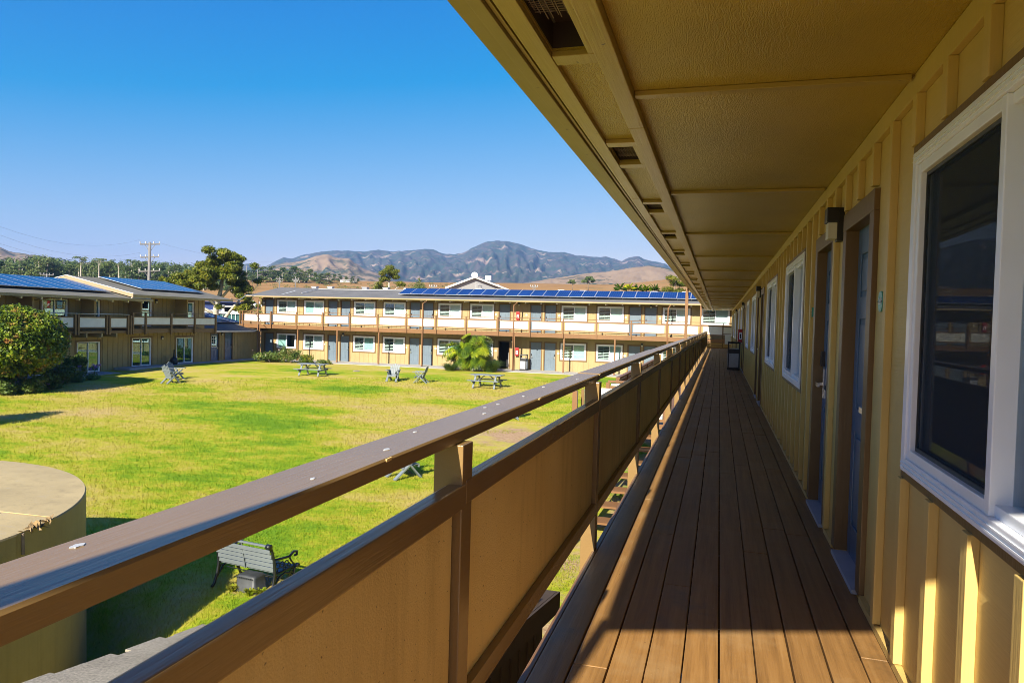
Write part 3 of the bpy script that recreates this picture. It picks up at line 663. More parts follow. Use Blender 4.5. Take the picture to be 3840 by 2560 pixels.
# balcony
BX0, BX1 = -38.9, 2.0; EY = 52.0
mb = MB(); mb.box(BX0, BX1, EY+0.05, 53.58, 0.45, 0.60); mb.build('balcony_floor', MT['brown_far'], far)
posts_up = [-38.55, -38.3+0.0, -35.81, -33.39, -30.96, -28.54, -26.06, -23.59, -21.11, -18.62, -16.09, -13.58, -11.06, -8.58, -6.08, -3.58, -1.28, 1.0]
posts_up = [p for p in posts_up if p not in (-38.3,)]
for a, b in zip(posts_up[:-1], posts_up[1:]): FF.one('fascia_board', MT['brown_far'], far, a+0.003, b-0.003, 1.56, 1.6, 0.30, 0.62)
pm = MB().box(-0.05, 0.05, -0.05, 0.05, -0.71, 0.71).mesh('balcony_post')
for p in posts_up: link('balcony_post', pm, MT['brown_far'], far, Matrix.Translation((p, EY-0.06, 1.01)))
panm = {}
for a, b in zip(posts_up[:-1], posts_up[1:]):
    FF.one('top_rail', MT['brown_far'], far, a+0.05, b-0.05, 1.60, 1.65, 1.44, 1.52)
    FF.one('bottom_rail', MT['brown_far'], far, a+0.05, b-0.05, 1.60, 1.65, 0.82, 0.885)
    FF.one('balcony_panel', MT['panel_white'], far, a+0.17 if b-a > 1 else a+0.06, b-0.17 if b-a > 1 else b-0.06, 1.61, 1.64, 0.885, 1.44)
mb = MB(); mb.tube([(BX0, EY-0.06, 1.70), (1.0, EY-0.06, 1.70)], 0.018, 6); mb.build('pipe_rail', MT['brown_far'], far)
lp = MB().box(-0.055, 0.055, -0.055, 0.055, -1.3, 1.3).mesh('support_post')
for p in (-36.97, -33.31, -29.69, -25.98, -22.26, -14.78, -10.98, -7.23, -3.5): link('support_post', lp, MT['brown_far'], far, Matrix.Translation((p, EY+0.06, -1.0)))
for p in (-37.02, -22.2, -14.84, -3.52): downspout(FF, far, p, 1.72, 2.92, -2.3, MT['brown_far'], -0.5)
# return of the balcony at its left end
mb = MB(); mb.box(-38.92, -38.86, 52.1, 53.5, 0.885, 1.44); mb.build('balcony_panel', MT['panel_white'], far)
mb = MB(); mb.box(-38.95, -38.85, 52.03, 52.13, 0.25, 1.75); mb.box(-38.95, -38.85, 53.45, 53.55, 0.25, 1.75); mb.build('balcony_post', MT['brown'], far)
slab = MB(); slab.box(-39.5, 3.0, 50.75, 53.58, -2.5, -2.262); slab.build('walkway', MT['concrete']); tag(bpy.data.objects['walkway'], 'pale concrete walk along the foot of the far wing', None, None, 'structure')
for x, z, t in ((-37.6, 2.55, 'black wall lamp at the left end of the far upper balcony'), (-30.42, 2.86, 'black wall lamp between the first pair of upper doors, far wing'), (-14.9, 2.8, 'black wall lamp above the upper fire extinguisher, far wing'), (-4.88+0.0, 2.83, 'black wall lamp between the last pair of upper doors, far wing'),
                (-30.0, -0.02, 'black wall lamp between the first pair of lower doors, far wing'), (-15.4, -0.05, 'black wall lamp beside the dark passage opening, far wing'), (-5.44, -0.02, 'black wall lamp over the lower doors behind the railing, far wing')):
    wall_lamp(FF, x, z-0.06, t, 'wall lamps on the far wing')
ordn = ('first', 'second', 'third', 'fourth', 'fifth', 'sixth', 'seventh', 'eighth', 'ninth')
for row, z, xs in (('upper', 1.95, (-31.75, -29.05, -24.35, -21.72, -16.8, -14.3, -11.72, -6.72, -4.2)), ('lower', -0.9, (-36.4, -31.75, -29.1, -24.3, -21.75, -16.72, -11.72, -6.7))):
    for q, x in enumerate(xs):
        o = FF.one('room_plaque', MT['white'], None, x-0.07, x+0.07, 0.002, 0.014, z-0.06, z+0.06); tag(o, 'small pale room plaque, %s from the left on the %s floor of the far wing' % (ordn[q], row), 'room sign', 'room plaques on the far wing')

# ================================================================ left wing: two blocks
FL = Face('E', -38.0)
SLOPE = 0.2128
def slider(face, parent, u0, u1, z0, z1, left_dark=True, blind='teal', trim=True):
    mb = MB(); um = (u0+u1)/2; fw = 0.055
    def ring(a, b, w, d0, d1):
        face.box(mb, a, a+w, d0, d1, z0, z1); face.box(mb, b-w, b, d0, d1, z0, z1)
        face.box(mb, a+w, b-w, d0, d1-0.001, z1-w, z1); face.box(mb, a+w, b-w, d0, d1-0.001, z0, z0+w)
    ring(u0, u1, fw, -0.09, 0.03); ring(u0+fw, um+0.03, 0.05, -0.07, 0.0); ring(um-0.03, u1-fw, 0.05, -0.05, 0.012)
    s = mb.build('sliding_door', MT['white'], parent)
    for (a, b, dk, dd) in ((u0+fw+0.04, um, left_dark, -0.035), (um+0.02, u1-fw-0.04, not left_dark, -0.02)):
        face.one('pane', MT['glass_green'], s, a, b, dd-0.006, dd, z0+0.09, z1-0.09)
        if not dk: face.one('blind', MT['curtain'] if blind == 'white' else MT['teal_blind'], s, a, b, -0.075, -0.065, z0+0.05, z1-0.05)
    if trim: trim_ring(face, 'door_trim', MT['brown'], parent, u0, u1, z0, z1, 0.12, 0.0, 0.024, bottom=False)
    return s
def left_block(name, label, y0, y1, zb, ze, ridge_x, roof_y0, roof_y1, ops, base_off):
    t = thing(name, label, 'motel building', (-42, (y0+y1)/2, zb))
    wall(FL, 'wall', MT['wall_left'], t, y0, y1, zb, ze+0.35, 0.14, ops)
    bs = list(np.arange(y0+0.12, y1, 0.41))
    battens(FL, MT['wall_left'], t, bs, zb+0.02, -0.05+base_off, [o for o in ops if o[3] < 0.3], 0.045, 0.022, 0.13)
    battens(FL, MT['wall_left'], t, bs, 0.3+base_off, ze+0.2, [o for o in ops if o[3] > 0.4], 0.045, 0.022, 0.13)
    mb = MB(); FL.box(mb, y0, y1, -1.9, -1.8, zb, ze+0.3); mb.build('dark_room_sheet', MT['dark'], t)
    mb = MB(); mb.box(-46.2, -38.15, y1-0.14, y1, zb, ze+0.35); mb.box(-46.2, -38.15, y0, y0+0.14, zb, ze+0.35); mb.box(-46.34, -46.2, y0, y1, zb, ze+0.35)
    zr = ze + SLOPE*(-36.1-ridge_x)
    mb.prism([(-38.15, ze+0.35), (-46.2, ze+0.35), (ridge_x, zr-0.13)], 'y', y0+0.004, y0+0.12); mb.prism([(-38.15, ze+0.35), (-46.2, ze+0.35), (ridge_x, zr-0.13)], 'y', y1-0.12, y1-0.004)
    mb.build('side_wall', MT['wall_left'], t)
    xb = 2*ridge_x+36.1
    mb = MB(); mb.prism([(-36.1, ze), (ridge_x, zr), (xb, ze), (xb, ze-0.07), (ridge_x, zr-0.08), (-36.1, ze-0.07)], 'y', roof_y0, roof_y1); mb.build('roof', MT['shingle_left'], t)
    mb = MB(); mb.box(-36.10, -36.075, roof_y0, roof_y1, ze-0.16, ze-0.005); mb.build('fascia_board', MT['wall_left'], t)
    mb = MB(); mb.prism([(-36.12, ze-0.075), (ridge_x, zr-0.085), (ridge_x, zr-0.1), (-38.0, ze+0.2), (-36.12, ze-0.10)], 'y', roof_y0+0.02, roof_y1-0.02); mb.build('eave_soffit', MT['soffit'], t)
    cap = MB(); n = int((roof_y1-roof_y0)/0.3)
    for i in range(n):
        y = roof_y0 + i*0.3; cap.prism([(ridge_x-0.15, zr-0.03), (ridge_x, zr+0.035), (ridge_x+0.15, zr-0.03), (ridge_x, zr+0.01)], 'y', y, y+0.29)
    c = cap.build('ridge_cap', MT['shingle_left'], t)
    return t, zr
opsA = [(32.75, 34.47, 0.32, 2.03), (35.6, 36.83, 0.32, 2.03), (35.16, 36.88, -2.46, -0.57), (31.9, 33.75, -2.46, -0.62), (28.6, 30.3, -2.46, -0.6), (27.0, 28.7, 0.32, 2.0)]
blkA, zrA = left_block('motel_wing', 'lower left motel block behind the round shrub, blue solar panels on its roof', 12.0, 39.2, -3.6, 2.24, -41.3, 11.5, 39.3, opsA, 0.0)
for a, b, c, d in opsA[:2] + opsA[5:]: slider(FL, blkA, a, b, c, d, left_dark=(a > 35 or a < 30), blind='white')
for a, b, c, d in opsA[2:5]: slider(FL, blkA, a, b, c, d, True, 'teal')
opsB = [(39.53, 41.18, 0.42, 2.17), (43.67, 45.35, 0.42, 2.19), (39.49, 41.2, -2.30, -0.39), (43.62, 45.33, -2.29, -0.4)]
blkB, zrB = left_block('motel_wing', 'taller left motel block with cream gable trim and brown balcony rails', 39.25, 46.6, -2.55, 2.5, -41.45, 37.6, 47.4, opsB, 0.1)
slider(FL, blkB, *opsB[0], False, 'white'); slider(FL, blkB, *opsB[1], True, 'white'); slider(FL, blkB, *opsB[2], True, 'teal'); slider(FL, blkB, *opsB[3], True, 'white')
# cream barge boards of the gable
mb = MB(); mb.prism([(-36.05, 2.53), (-41.45, zrB+0.03), (-41.45, zrB-0.19), (-36.05, 2.31)], 'y', 37.54, 37.597); mb.build('barge_board', MT['cream_trim'], blkB)
MB().prism([(-36.0, 2.565), (-41.45, zrB+0.075), (-41.45, zrB+0.034), (-36.0, 2.532)], 'y', 37.50, 37.60).build('drip_edge', MT['white_trim'], blkB)
mb = MB(); mb.prism([(-41.452, zrB+0.03), (-46.8, 2.53), (-46.8, 2.31), (-41.452, zrB-0.19)], 'y', 37.54, 37.597); mb.build('barge_board', MT['cream_trim'], blkB)
MB().prism([(-41.452, zrB+0.075), (-46.9, 2.565), (-46.9, 2.532), (-41.452, zrB+0.034)], 'y', 37.50, 37.60).build('drip_edge', MT['white_trim'], blkB)
mb = MB(); mb.box(-36.3, -36.2, 37.62, 39.2, 2.2, 2.38); mb.build('rafter_tail', MT['white_trim'], blkB)
for blk, ys, ze in ((blkA, np.arange(13, 39.2, 1.22), 2.24),):
    jm = MB().box(-0.9, 0.9, -0.045, 0.045, -0.07, 0.07).mesh('rafter_tail')
    for y in ys: link('rafter_tail', jm, MT['white_trim'], blk, Matrix.Translation((-37.15, y, ze-0.02)) @ Matrix.Rotation(math.atan(SLOPE), 4, 'Y'))
cs, sn_ = math.cos(math.atan(SLOPE)), math.sin(math.atan(SLOPE))
for i in range(20):
    y1 = 36.98 - i*0.965
    for r in (0, 1):
        s = 0.03+r*1.85; o = (-37.22-s*cs, y1-0.945, 2.24+SLOPE*(37.22-36.1)+s*sn_+0.14)
        solar_panel(blkA, o, (0, 1, 0), (-cs, 0, sn_), 0.945, 1.83)
for i in range(7):
    for r in (0, 1):
        s = 0.03+r*1.9; o = (-37.6-s*cs, 39.9+i*0.885, 2.5+SLOPE*(37.6-36.1)+s*sn_+0.12)
        solar_panel(blkB, o, (0, 1, 0), (-cs, 0, sn_), 0.865, 1.88)
def balcony_left(t, y0, y1, posts, xe, zf0, zf1, pan0, pan1, zt, pipe, double):
    mb = MB(); mb.box(-37.98, xe+0.0, y0, y1, zf1-0.14, zf1); mb.build('balcony_floor', MT['brown'], t)
    mb = MB(); mb.box(xe+0.002, xe+0.04, y0, y1, zf0, zf1+0.003); mb.build('fascia_board', MT['brown'], t)
    for p in posts:
        for k in ((-0.11, 0.11) if double else (0,)):
            mb = MB(); mb.box(-0.06, 0.06, -0.06, 0.06, zf0-0.08, pipe+0.01 if not double else zt+0.03); mb.build('balcony_post', MT['brown'], t, Matrix.Translation((xe+0.1, p+k, 0)))
    for a, b in zip(posts[:-1], posts[1:]):
        g = 0.19 if double else 0.07
        mb = MB(); mb.box(xe+0.06, xe+0.09, a+g+0.03, b-g-0.03, pan0, pan1); mb.build('balcony_panel', MT['panel_white'], t)
        mb = MB(); mb.box(xe+0.05, xe+0.11, a+g, b-g, pan1, pan1+0.07); mb.box(xe+0.05, xe+0.11, a+g, b-g, pan0-0.06, pan0); mb.build('panel_rail', MT['brown'], t)
    mb = MB(); mb.tube([(xe+0.1, posts[0], pipe), (xe+0.1, posts[-1], pipe)], 0.02, 6); mb.build('pipe_rail', MT['conduit' if double else 'brown'], t)
balcony_left(blkB, 37.85, 45.95, [37.9, 38.99, 41.3, 43.61, 45.85], -36.5, 0.0, 0.28, 0.58, 1.03, 1.12, 1.33, False)
balcony_left(blkA, 14.0, 37.75, [24.5, 26.8, 29.1, 31.4, 33.68, 35.95, 37.62], -36.5, 0.02, 0.16, 0.40, 0.96, 1.1, 1.2, True)
jm = MB().box(-0.75, 0.75, -0.05, 0.05, -0.12, 0.12).mesh('joist')
for y in np.arange(15.4, 37.8, 1.12): link('joist', jm, MT['white_trim'] if False else MT['wall_left'], blkA, Matrix.Translation((-37.2, y, -0.11)))
for y, t, z in ((31.35, blkA, 2.2), (35.5, blkA, 2.2), (39.2, blkA, 2.2), (43.5, blkB, 2.45)):
    mb = MB(); mb.box(-37.98, -36.95, y-0.06, y+0.06, 0.3, z); mb.build('divider_wall', MT['wall_left'], t)
downspout(FL, blkA, 32.0, 0.08, 2.15, 0.2, MT['wall_left'], 1.3)
for y, z, t in ((34.62, -0.62, 'black wall lamp left of the lower sliding door behind the shrub'), (42.2, -0.42, 'black wall lamp between the two lower sliding doors, left wing'), (41.6, 2.15, 'black wall lamp beside the upper sliding door, left wing')):
    wall_lamp(FL, y, z, t, 'wall lamps on the left wing')
mb = MB(); mb.box(-37.98, -36.2, 12.0, 38.0, -3.9, -2.48); mb.build('walkway', MT['slab_shade']); 
o = bpy.context.scene.objects['walkway.001']; tag(o, 'grey concrete walk at the foot of the lower left block', None, None, 'structure')
mb = MB(); mb.box(-37.98, -36.7, 38.0, 50.7, -2.7, -2.285); o = mb.build('walkway', MT['slab_shade']); tag(o, 'grey concrete walk at the foot of the taller left block', None, None, 'structure')

# ================================================================ low link between left and far wings
lk = thing('link_building', 'low tan link with blue doors under a solar roof between the two wings', 'building', (-41, 50.5, -2.3))
opsK = [(47.35, 48.25, -2.26, -0.18), (49.0, 49.9, -2.26, -0.1)]
wall(FL, 'wall', MT['wall_left'], lk, 46.62, 53.55, -2.45, 0.12, 0.14, opsK)
battens(FL, MT['wall_left'], lk, list(np.arange(50.2, 53.5, 0.41)) + [46.9, 48.65], -2.4, 0.1, [], 0.045, 0.022, 0.13)
door(FL, lk, *opsK[0], MT['door_near'], glazed=True); door(FL, lk, *opsK[1], MT['door_near'])
mb = MB(); FL.box(mb, 46.62, 53.5, -1.7, -1.6, -2.45, 0.1); mb.build('dark_room_sheet', MT['dark'], lk)
mb = MB(); mb.prism([(-37.2, 0.10), (-43.5, 1.46), (-43.5, 1.36), (-37.2, 0.02)], 'y', 46.65, 53.56); mb.build('roof', MT['shingle_left'], lk)
mb = MB(); mb.box(-37.2, -37.17, 46.65, 51.9, -0.02, 0.10); mb.build('fascia_board', MT['alu'], lk)
mb = MB(); mb.box(-46, -38.2, 53.4, 53.54, -2.45, 0.3); mb.build('side_wall', MT['wall_left'], lk)
for i in range(6):
    for r in (0, 1):
        s = 0.1+r*1.72; solar_panel(lk, (-39.3-s*cs, 46.9+i*1.03, 0.10+0.2159*(39.3-37.2)+s*sn_+0.12), (0, 1, 0), (-cs, 0, sn_), 1.0, 1.7)
wall_lamp(FL, 48.6, -0.18, 'black wall lamp between the two blue doors of the low link', 'wall lamps on the left wing')
# ================================================================ the wing we stand on
FN = Face('W', 0.788)
near = thing('motel_wing', 'tan board and batten wing with the shaded walkway, doors and windows beside the camera', 'motel building', (3, 25, -3))
YN0, YN1 = -0.3, 50.6
nwin = [(1.42, 3.37), (7.42, 9.38), (10.88, 12.95), (16.95, 18.9), (20.6, 22.55), (26.7, 28.65), (30.35, 32.3), (36.4, 38.35), (40.1, 42.05), (46.1, 48.05)]
ndoor = [(4.29, 5.05), (5.66, 6.46), (14.05, 14.83), (15.45, 16.23), (23.8, 24.58), (25.2, 25.98), (33.5, 34.3), (34.9, 35.7), (43.2, 44.0), (44.6, 45.4)]
opsN = [(a, b, 0.87, 2.19) for a, b in nwin] + [(a, b, 0.025, 2.10) for a, b in ndoor]
wall(FN, 'wall', MT['wall'], near, YN0, YN1, -0.30, 2.56, 0.14, opsN)
battens(FN, MT['batten'], near, list(np.arange(-0.02, 50.4, 0.425)), 0.045, 2.44, [o + ((0.037,) if o[2] > 0.5 else (0.117,)) for o in opsN], 0.062, 0.036, 0.115, 0.003)
mb = MB(); FN.box(mb, YN0, YN1, 0, 0.030, 2.441, 2.538); mb.build('frieze_board', MT['batten'], near, bevel=0.003)
cuts = [YN0] + [x for d in ndoor for x in (d[0]-0.115, d[1]+0.115)] + [YN1]
for a, b in zip(cuts[0::2], cuts[1::2]): FN.one('base_strip', MT['batten'], near, a, b, 0.0005, 0.028, 0.004, 0.040)
for i, (a, b) in enumerate(nwin):
    window(FN, near, a, b, 0.87, 2.19, left=('teal' if i == 0 else 'dark'), right='dark', trim=True, fw=0.055, near=(i < 5), tw=0.035)
w0 = [o for o in near.children if o.name.startswith('window') and 'trim' not in o.name][0]
# insect screen in the sliding half of the nearest window
mb = MB(); um = (1.42+3.37)/2
for a, b, c, d in ((um+0.045, um+0.075, 0.945, 2.115), (3.265, 3.295, 0.945, 2.115), (um+0.075, 3.265, 0.945, 0.98), (um+0.075, 3.265, 2.08, 2.115)): FN.box(mb, a, b, -0.008, 0.004, c, d)
mb.build('screen_frame', MT['rubber'], w0)
FN.one('insect_screen', MT['screen'], w0, um+0.075, 3.265, -0.002, -0.001, 0.98, 2.08)
for i, o in enumerate([o for o in near.children if o.name.startswith('window') and 'trim' not in o.name][1:6]):
    a, b = nwin[i+1]; FN.one('insect_screen', MT['screen'], o, (a+b)/2+0.05, b-0.10, -0.002, -0.001, 0.98, 2.08)
# routed grooves of the white frame
for z in (0.887, 0.905, 2.153, 2.171): FN.one('frame_bead', MT['white'], w0, 1.43, 3.36, 0.030, 0.0385, z-0.003, z+0.003)
for i, (a, b) in enumerate(ndoor):
    door(FN, near, a, b, 0.03, 2.09, MT['door_near'], depth=-0.05, handle_right=(i % 2 == 1), trim_w=0.115, near=(i < 4))
    FN.one('threshold', MT['sill'], near, a+0.002, b-0.002, -0.14, 0.045, 0.002, 0.027, 0.003)
mb = MB(); FN.box(mb, YN0, YN1, -1.7, -1.6, -0.3, 2.5); mb.build('dark_room_sheet', MT['dark'], near)
mb = MB(); mb.box(0.9, 10.2, YN0, YN0+0.14, -4.2, 2.56); mb.box(0.95, 10.2, YN1-0.14, YN1, -4.2, 2.56); mb.box(10.2, 10.34, YN0, YN1, -4.2, 2.56); mb.build('side_wall', MT['wall'], near)
mb = MB(); mb.box(0.80, 0.94, YN0+0.01, YN1, -4.0, -0.302); mb.build('lower_wall', MT['wall'], near)
# soffit panels, cross strips
ys = [-0.3, 0.83, 3.44, 6.03, 8.73, 11.54, 14.5, 17.45] + [17.45+2.9*k for k in range(1, 12)]
for a, b in zip(ys[:-1], ys[1:]):
    o = MB().box(-0.42, 0.79, a+0.003, b-0.003, 2.540, 2.556).build('soffit_panel', MT['soffit'], near)
    MB().box(-0.418, 0.745, b-0.028, b+0.028, 2.515, 2.5385).build('soffit_strip', MT['soffit_trim'], near, bevel=0.003)
for a, b in ((-0.3, 3.9), (3.905, 8.6), (8.605, 13.2), (13.205, 17.9), (17.905, 50.6)):
    MB().box(-0.505, -0.422, a, b, 2.496, 2.56).build('soffit_beam', MT['soffit_trim'], near, bevel=0.004)
vents = [(2.02, 2.87)] + [(4.65+2.13*k-0.25, 4.65+2.13*k+0.25) for k in range(0, 21)]
edges = [-0.3] + [e for v in vents for e in v] + [49.6]
for a, b in zip(edges[0::2], edges[1::2]):
    MB().box(-0.755, -0.507, a, b, 2.545, 2.556).build('soffit_panel', MT['soffit'], near)
for a, b in vents:
    MB().box(-0.755, -0.687, a, b, 2.545, 2.5555).box(-0.532, -0.507, a, b, 2.545, 2.5555).build('soffit_panel', MT['soffit'], near)
    f = MB(); f.box(-0.689, -0.507, a-0.10, a+0.004, 2.521, 2.5445); f.box(-0.689, -0.507, b-0.004, b+0.10, 2.521, 2.5445); f.box(-0.541, -0.507, a+0.004, b-0.004, 2.522, 2.5445)
    fr = f.build('vent_frame', MT['soffit_trim'], near, bevel=0.003)
    d = MB(); d.box(-0.70, -0.687, a, b, 2.556, 2.66); d.box(-0.532, -0.52, a, b, 2.556, 2.66); d.box(-0.70, -0.52, a-0.012, a, 2.556, 2.66); d.box(-0.70, -0.52, b, b+0.012, 2.556, 2.66); d.box(-0.70, -0.52, a, b, 2.66, 2.67)
    d.build('vent_box', MT['shed_wall'], fr)
    m = MB(); y1 = b if a > 3 else 2.60
    k = 0; y = a+0.02
    while y < y1-0.01:
        if a < 12: m.bar((-0.687, y, 2.575+0.004*math.sin(y*40)), (-0.532 - (0.05*random.random() if y > y1-0.06 and a < 3 else 0), y+0.006*math.sin(k), 2.575), 0.0032, 0.0032)
        y += 0.019; k += 1
    x = -0.682
    while x < -0.534 and a < 12:
        m.bar((x, a, 2.572), (x+0.004, y1-(0.09*random.random() if a < 3 else 0), 2.574-(0.03*random.random() if a < 3 else 0)), 0.0032, 0.0032); x += 0.019
    if m.v: m.build('vent_netting', MT['bark'], fr)
for a, b in ((-0.3, 6.2), (6.205, 12.4), (12.405, 20.0), (20.005, 49.6)):
    MB().box(-0.768, -0.690, a, b, 2.518, 2.5445).build('soffit_trim_board', MT['soffit_trim'], near, bevel=0.003)
    MB().box(-0.797, -0.782, a, b, 2.527, 2.60).build('soffit_trim_board', MT['soffit_trim'], near)
    MB().box(-0.852, -0.801, a, b, 2.512, 2.68).build('fascia_board', MT['fascia'], near, bevel=0.003)
mb = MB(); mb.prism([(-0.945, 2.640), (-0.940, 2.548), (-0.930, 2.536), (-0.855, 2.536), (-0.855, 2.640), (-0.865, 2.640), (-0.865, 2.546), (-0.926, 2.546), (-0.934, 2.640)], 'y', -0.82, 50.6); mb.build('gutter', MT['fascia'], near)
mb = MB(); mb.prism([(-0.96, 2.665), (5.0, 3.933), (11.0, 2.665), (11.0, 2.60), (5.0, 3.865), (-0.96, 2.60)], 'y', -0.80, 50.8); mb.build('roof', MT['shingle_left'], near)
mb = MB(); mb.prism([(-0.945, 2.512), (5.0, 3.777), (5.0, 3.93), (-0.945, 2.664)], 'y', -0.835, -0.803); mb.prism([(5.001, 3.777), (10.9, 2.52), (10.9, 2.664), (5.001, 3.93)], 'y', -0.835, -0.803); mb.build('barge_board', MT['fascia'], near)
mb = MB(); mb.prism([(-0.75, 2.556), (10.3, 2.556), (5.0, 3.85)], 'y', -0.298, -0.2); mb.build('gable_wall', MT['wall'], near)
for y in (-0.76, 21.7, 38.3):
    zb = zg(-1, y); MB().box(-0.962 if y < 0 else -0.99, -0.904, y-0.03, y+0.05, zb-0.1, 2.534).build('eave_post', MT['brown_far'], near, bevel=0.004)

# ---------------------------------------------------------------- deck
deck = thing('balcony_deck', 'long brown plank walkway in front of the doors', 'wooden deck', (0, 25, 0))
PLM = {}
MB().box(-0.737, -0.708, YN0-0.5, 49.6, -0.30, -0.004).build('rim_joist', MT['brown_far'], deck, bevel=0.003)
rs = random.Random(4)
for i in range(10):
    x0 = -0.7035 + 0.1508*i; x1 = min(x0+0.1435, 0.772); y = -0.8 - rs.random()*2
    first = {5: 2.55, 7: 2.45, 8: 2.36, 1: 3.0, 2: 5.1, 3: 4.1, 4: 6.2}.get(i)
    cutsy = [-0.8]; y = first if first else 1.2+rs.random()*3
    while y < 49.0: cutsy.append(y); y += rs.choice((2.44, 3.05, 3.66, 4.27, 4.88))
    cutsy.append(49.6)
    for a, b in zip(cutsy[:-1], cutsy[1:]):
        key = (round(x1-x0, 4), round(b-a, 2))
        if key not in PLM:
            m = MB().box(-(x1-x0)/2, (x1-x0)/2, -(b-a)/2+0.003, (b-a)/2-0.003, -0.038, 0); PLM[key] = m.mesh('plank', 0.004)
        dz = rs.uniform(-0.0025, 0.0); dx = rs.uniform(-0.0012, 0.0012)
        link('plank', PLM[key], MT['deck'], deck, Matrix.Translation(((x0+x1)/2+dx, (a+b)/2, dz)) @ Matrix.Rotation(rs.uniform(-0.0002, 0.0002), 4, 'Z') @ Matrix.Rotation(rs.uniform(-0.008, 0.008), 4, 'Y'))
jm = MB().box(-0.69, 0.77, -0.02, 0.02, -0.28, -0.05).mesh('joist')
for y in np.arange(-0.6, 49.5, 0.61): link('joist', jm, MT['shed_wall'], deck, Matrix.Translation((0, y, 0)))
sp = MB().box(-0.70, -0.58, -0.06, 0.06, -4.0, -0.30).mesh('support_post')
for y in np.arange(2.06, 49, 5.0): link('support_post', sp, MT['brown_far'], deck, Matrix.Translation((0, y+0.2, 0)))

# ---------------------------------------------------------------- railing
rail = thing('balcony_railing', 'brown balcony railing with stucco panels running away beside the walkway', 'railing', (-0.8, 25, 0))
py = [-0.45] + [2.06+2.525*k for k in range(0, 19)]
pm = MB().box(-0.815, -0.722, -0.045, 0.045, -0.38, 1.076).mesh('railing_post', 0.004)
for p in py: link('railing_post', pm, MT['brown_y'], rail, Matrix.Translation((rs.uniform(-0.003, 0.002), p, 0)))
segs = [-0.8, 4.72, 9.7, 14.6, 19.7, 24.7, 29.8, 34.8, 39.9, 44.9, 49.6]
for i, (a, b) in enumerate(zip(segs[:-1], segs[1:])):
    j = rs.uniform(-0.004, 0.004) if i else 0.0; k = 0 if i == 0 else rs.uniform(-0.006, 0.006)
    n = 10; mb = MB(); pts = []
    for q in range(n+1):
        y = a+0.002 + (b-a-0.004)*q/n; wob = 0.003*math.sin(y*1.1+i)*(1 if i else 0.4)
        pts.append((y, wob))
    vs = []; fs = []
    for y, wv in pts:
        for x, z in ((-0.892, 1.077), (-0.892, 1.113), (-0.889, 1.116), (-0.753, 1.116), (-0.748, 1.111), (-0.748, 1.077)): vs.append((x+j+wv, y, z+k*0.6+wv*0.5))
    for q in range(n):
        for e in range(6): fs.append((q*6+e, q*6+(e+1) % 6, (q+1)*6+(e+1) % 6, (q+1)*6+e))
    fs += [tuple(range(5, -1, -1)), tuple(n*6+e for e in range(6))]
    mb.add(vs, fs); mb.build('top_rail', MT['brown_y'], rail)
for a, b in zip(py[:-1], py[1:]):
    j = rs.uniform(-0.003, 0.003); z = rs.uniform(-0.004, 0.004)
    MB().box(-0.764+j, -0.716+j, a-0.012, b-0.015, 0.888+z, 0.960+z).build('middle_rail', MT['brown_y'], rail, bevel=0.004)
    MB().box(-0.764+j, -0.716+j, a-0.012, b-0.015, 0.228, 0.300).build('bottom_rail', MT['brown_y'], rail, bevel=0.004)
    MB().box(-0.7725, -0.7645, a+0.05, b-0.05, 0.302, 0.952).build('panel_backing', MT['panel_white'], rail)
    MB().box(-0.764, -0.748, a+0.048, b-0.055, 0.301, 0.887).build('panel', MT['panel_in'], rail)

rw = random.Random(12)
for x, y, s in ((-0.80, 1.66, 0.010), (-0.855, 2.62, 0.008), (-0.84, 2.75, 0.010), (-0.80, 2.45, 0.009), (-0.87, 0.68, 0.005), (-0.86, 0.80, 0.008), (-0.83, 3.1, 0.008), (-0.86, 3.6, 0.010), (-0.80, 4.2, 0.009), (-0.85, 4.9, 0.012), (-0.82, 5.6, 0.012), (-0.86, 6.6, 0.015), (-0.79, 1.3, 0.006), (-0.85, 1.95, 0.007)):
    poly = [(x+s*(0.55+0.5*rw.random())*math.cos(a), y+1.6*s*(0.55+0.5*rw.random())*math.sin(a)) for a in [6.283*k/11 for k in range(11)]]
    MB().prism(poly, 'z', 1.1155, 1.1178).build('dropping', MT['porcelain'], rail)
for y in (1.55, 3.05, 4.70): MB().bar((-0.7475, y, 1.112), (-0.7475, y+0.025+0.02*rw.random(), 1.113), 0.004, 0.007).build('paint_chip', MT['panel_in'], rail)
# ---------------------------------------------------------------- steps up to the far balcony
st = thing('steps', 'brown open steps at the far end of the walkway', 'steps', (0, 50.4, 0))
for i in range(3): MB().box(-0.74, 0.22, 49.75+0.3*i, 50.08+0.3*i, 0.17+0.2*i, 0.22+0.2*i).build('tread', MT['brown'], st)
for x in (-0.78, 0.23): MB().prism([(49.66, 0.0), (50.9, 0.80), (50.9, 0.40), (50.2, 0.0)], 'x', x-0.02, x+0.02).build('stringer', MT['brown'], st)
mb = MB(); mb.box(0.18, 0.26, 49.65, 49.73, 0.0, 1.70); mb.build('newel_post', MT['brown'], st)
mb = MB(); mb.box(0.26, 0.76, 49.66, 49.70, 1.64, 1.69); mb.box(0.26, 0.76, 49.66, 49.70, 1.42, 1.46); mb.box(0.26, 0.76, 49.66, 49.70, 0.95, 0.99); mb.build('guard_rail', MT['brown'], st)
mb = MB(); mb.box(0.30, 0.76, 49.64, 49.66, 1.0, 1.42); mb.box(0.36, 0.74, 49.62, 49.64, 0.31, 0.90); mb.build('guard_panel', MT['panel_white'], st)

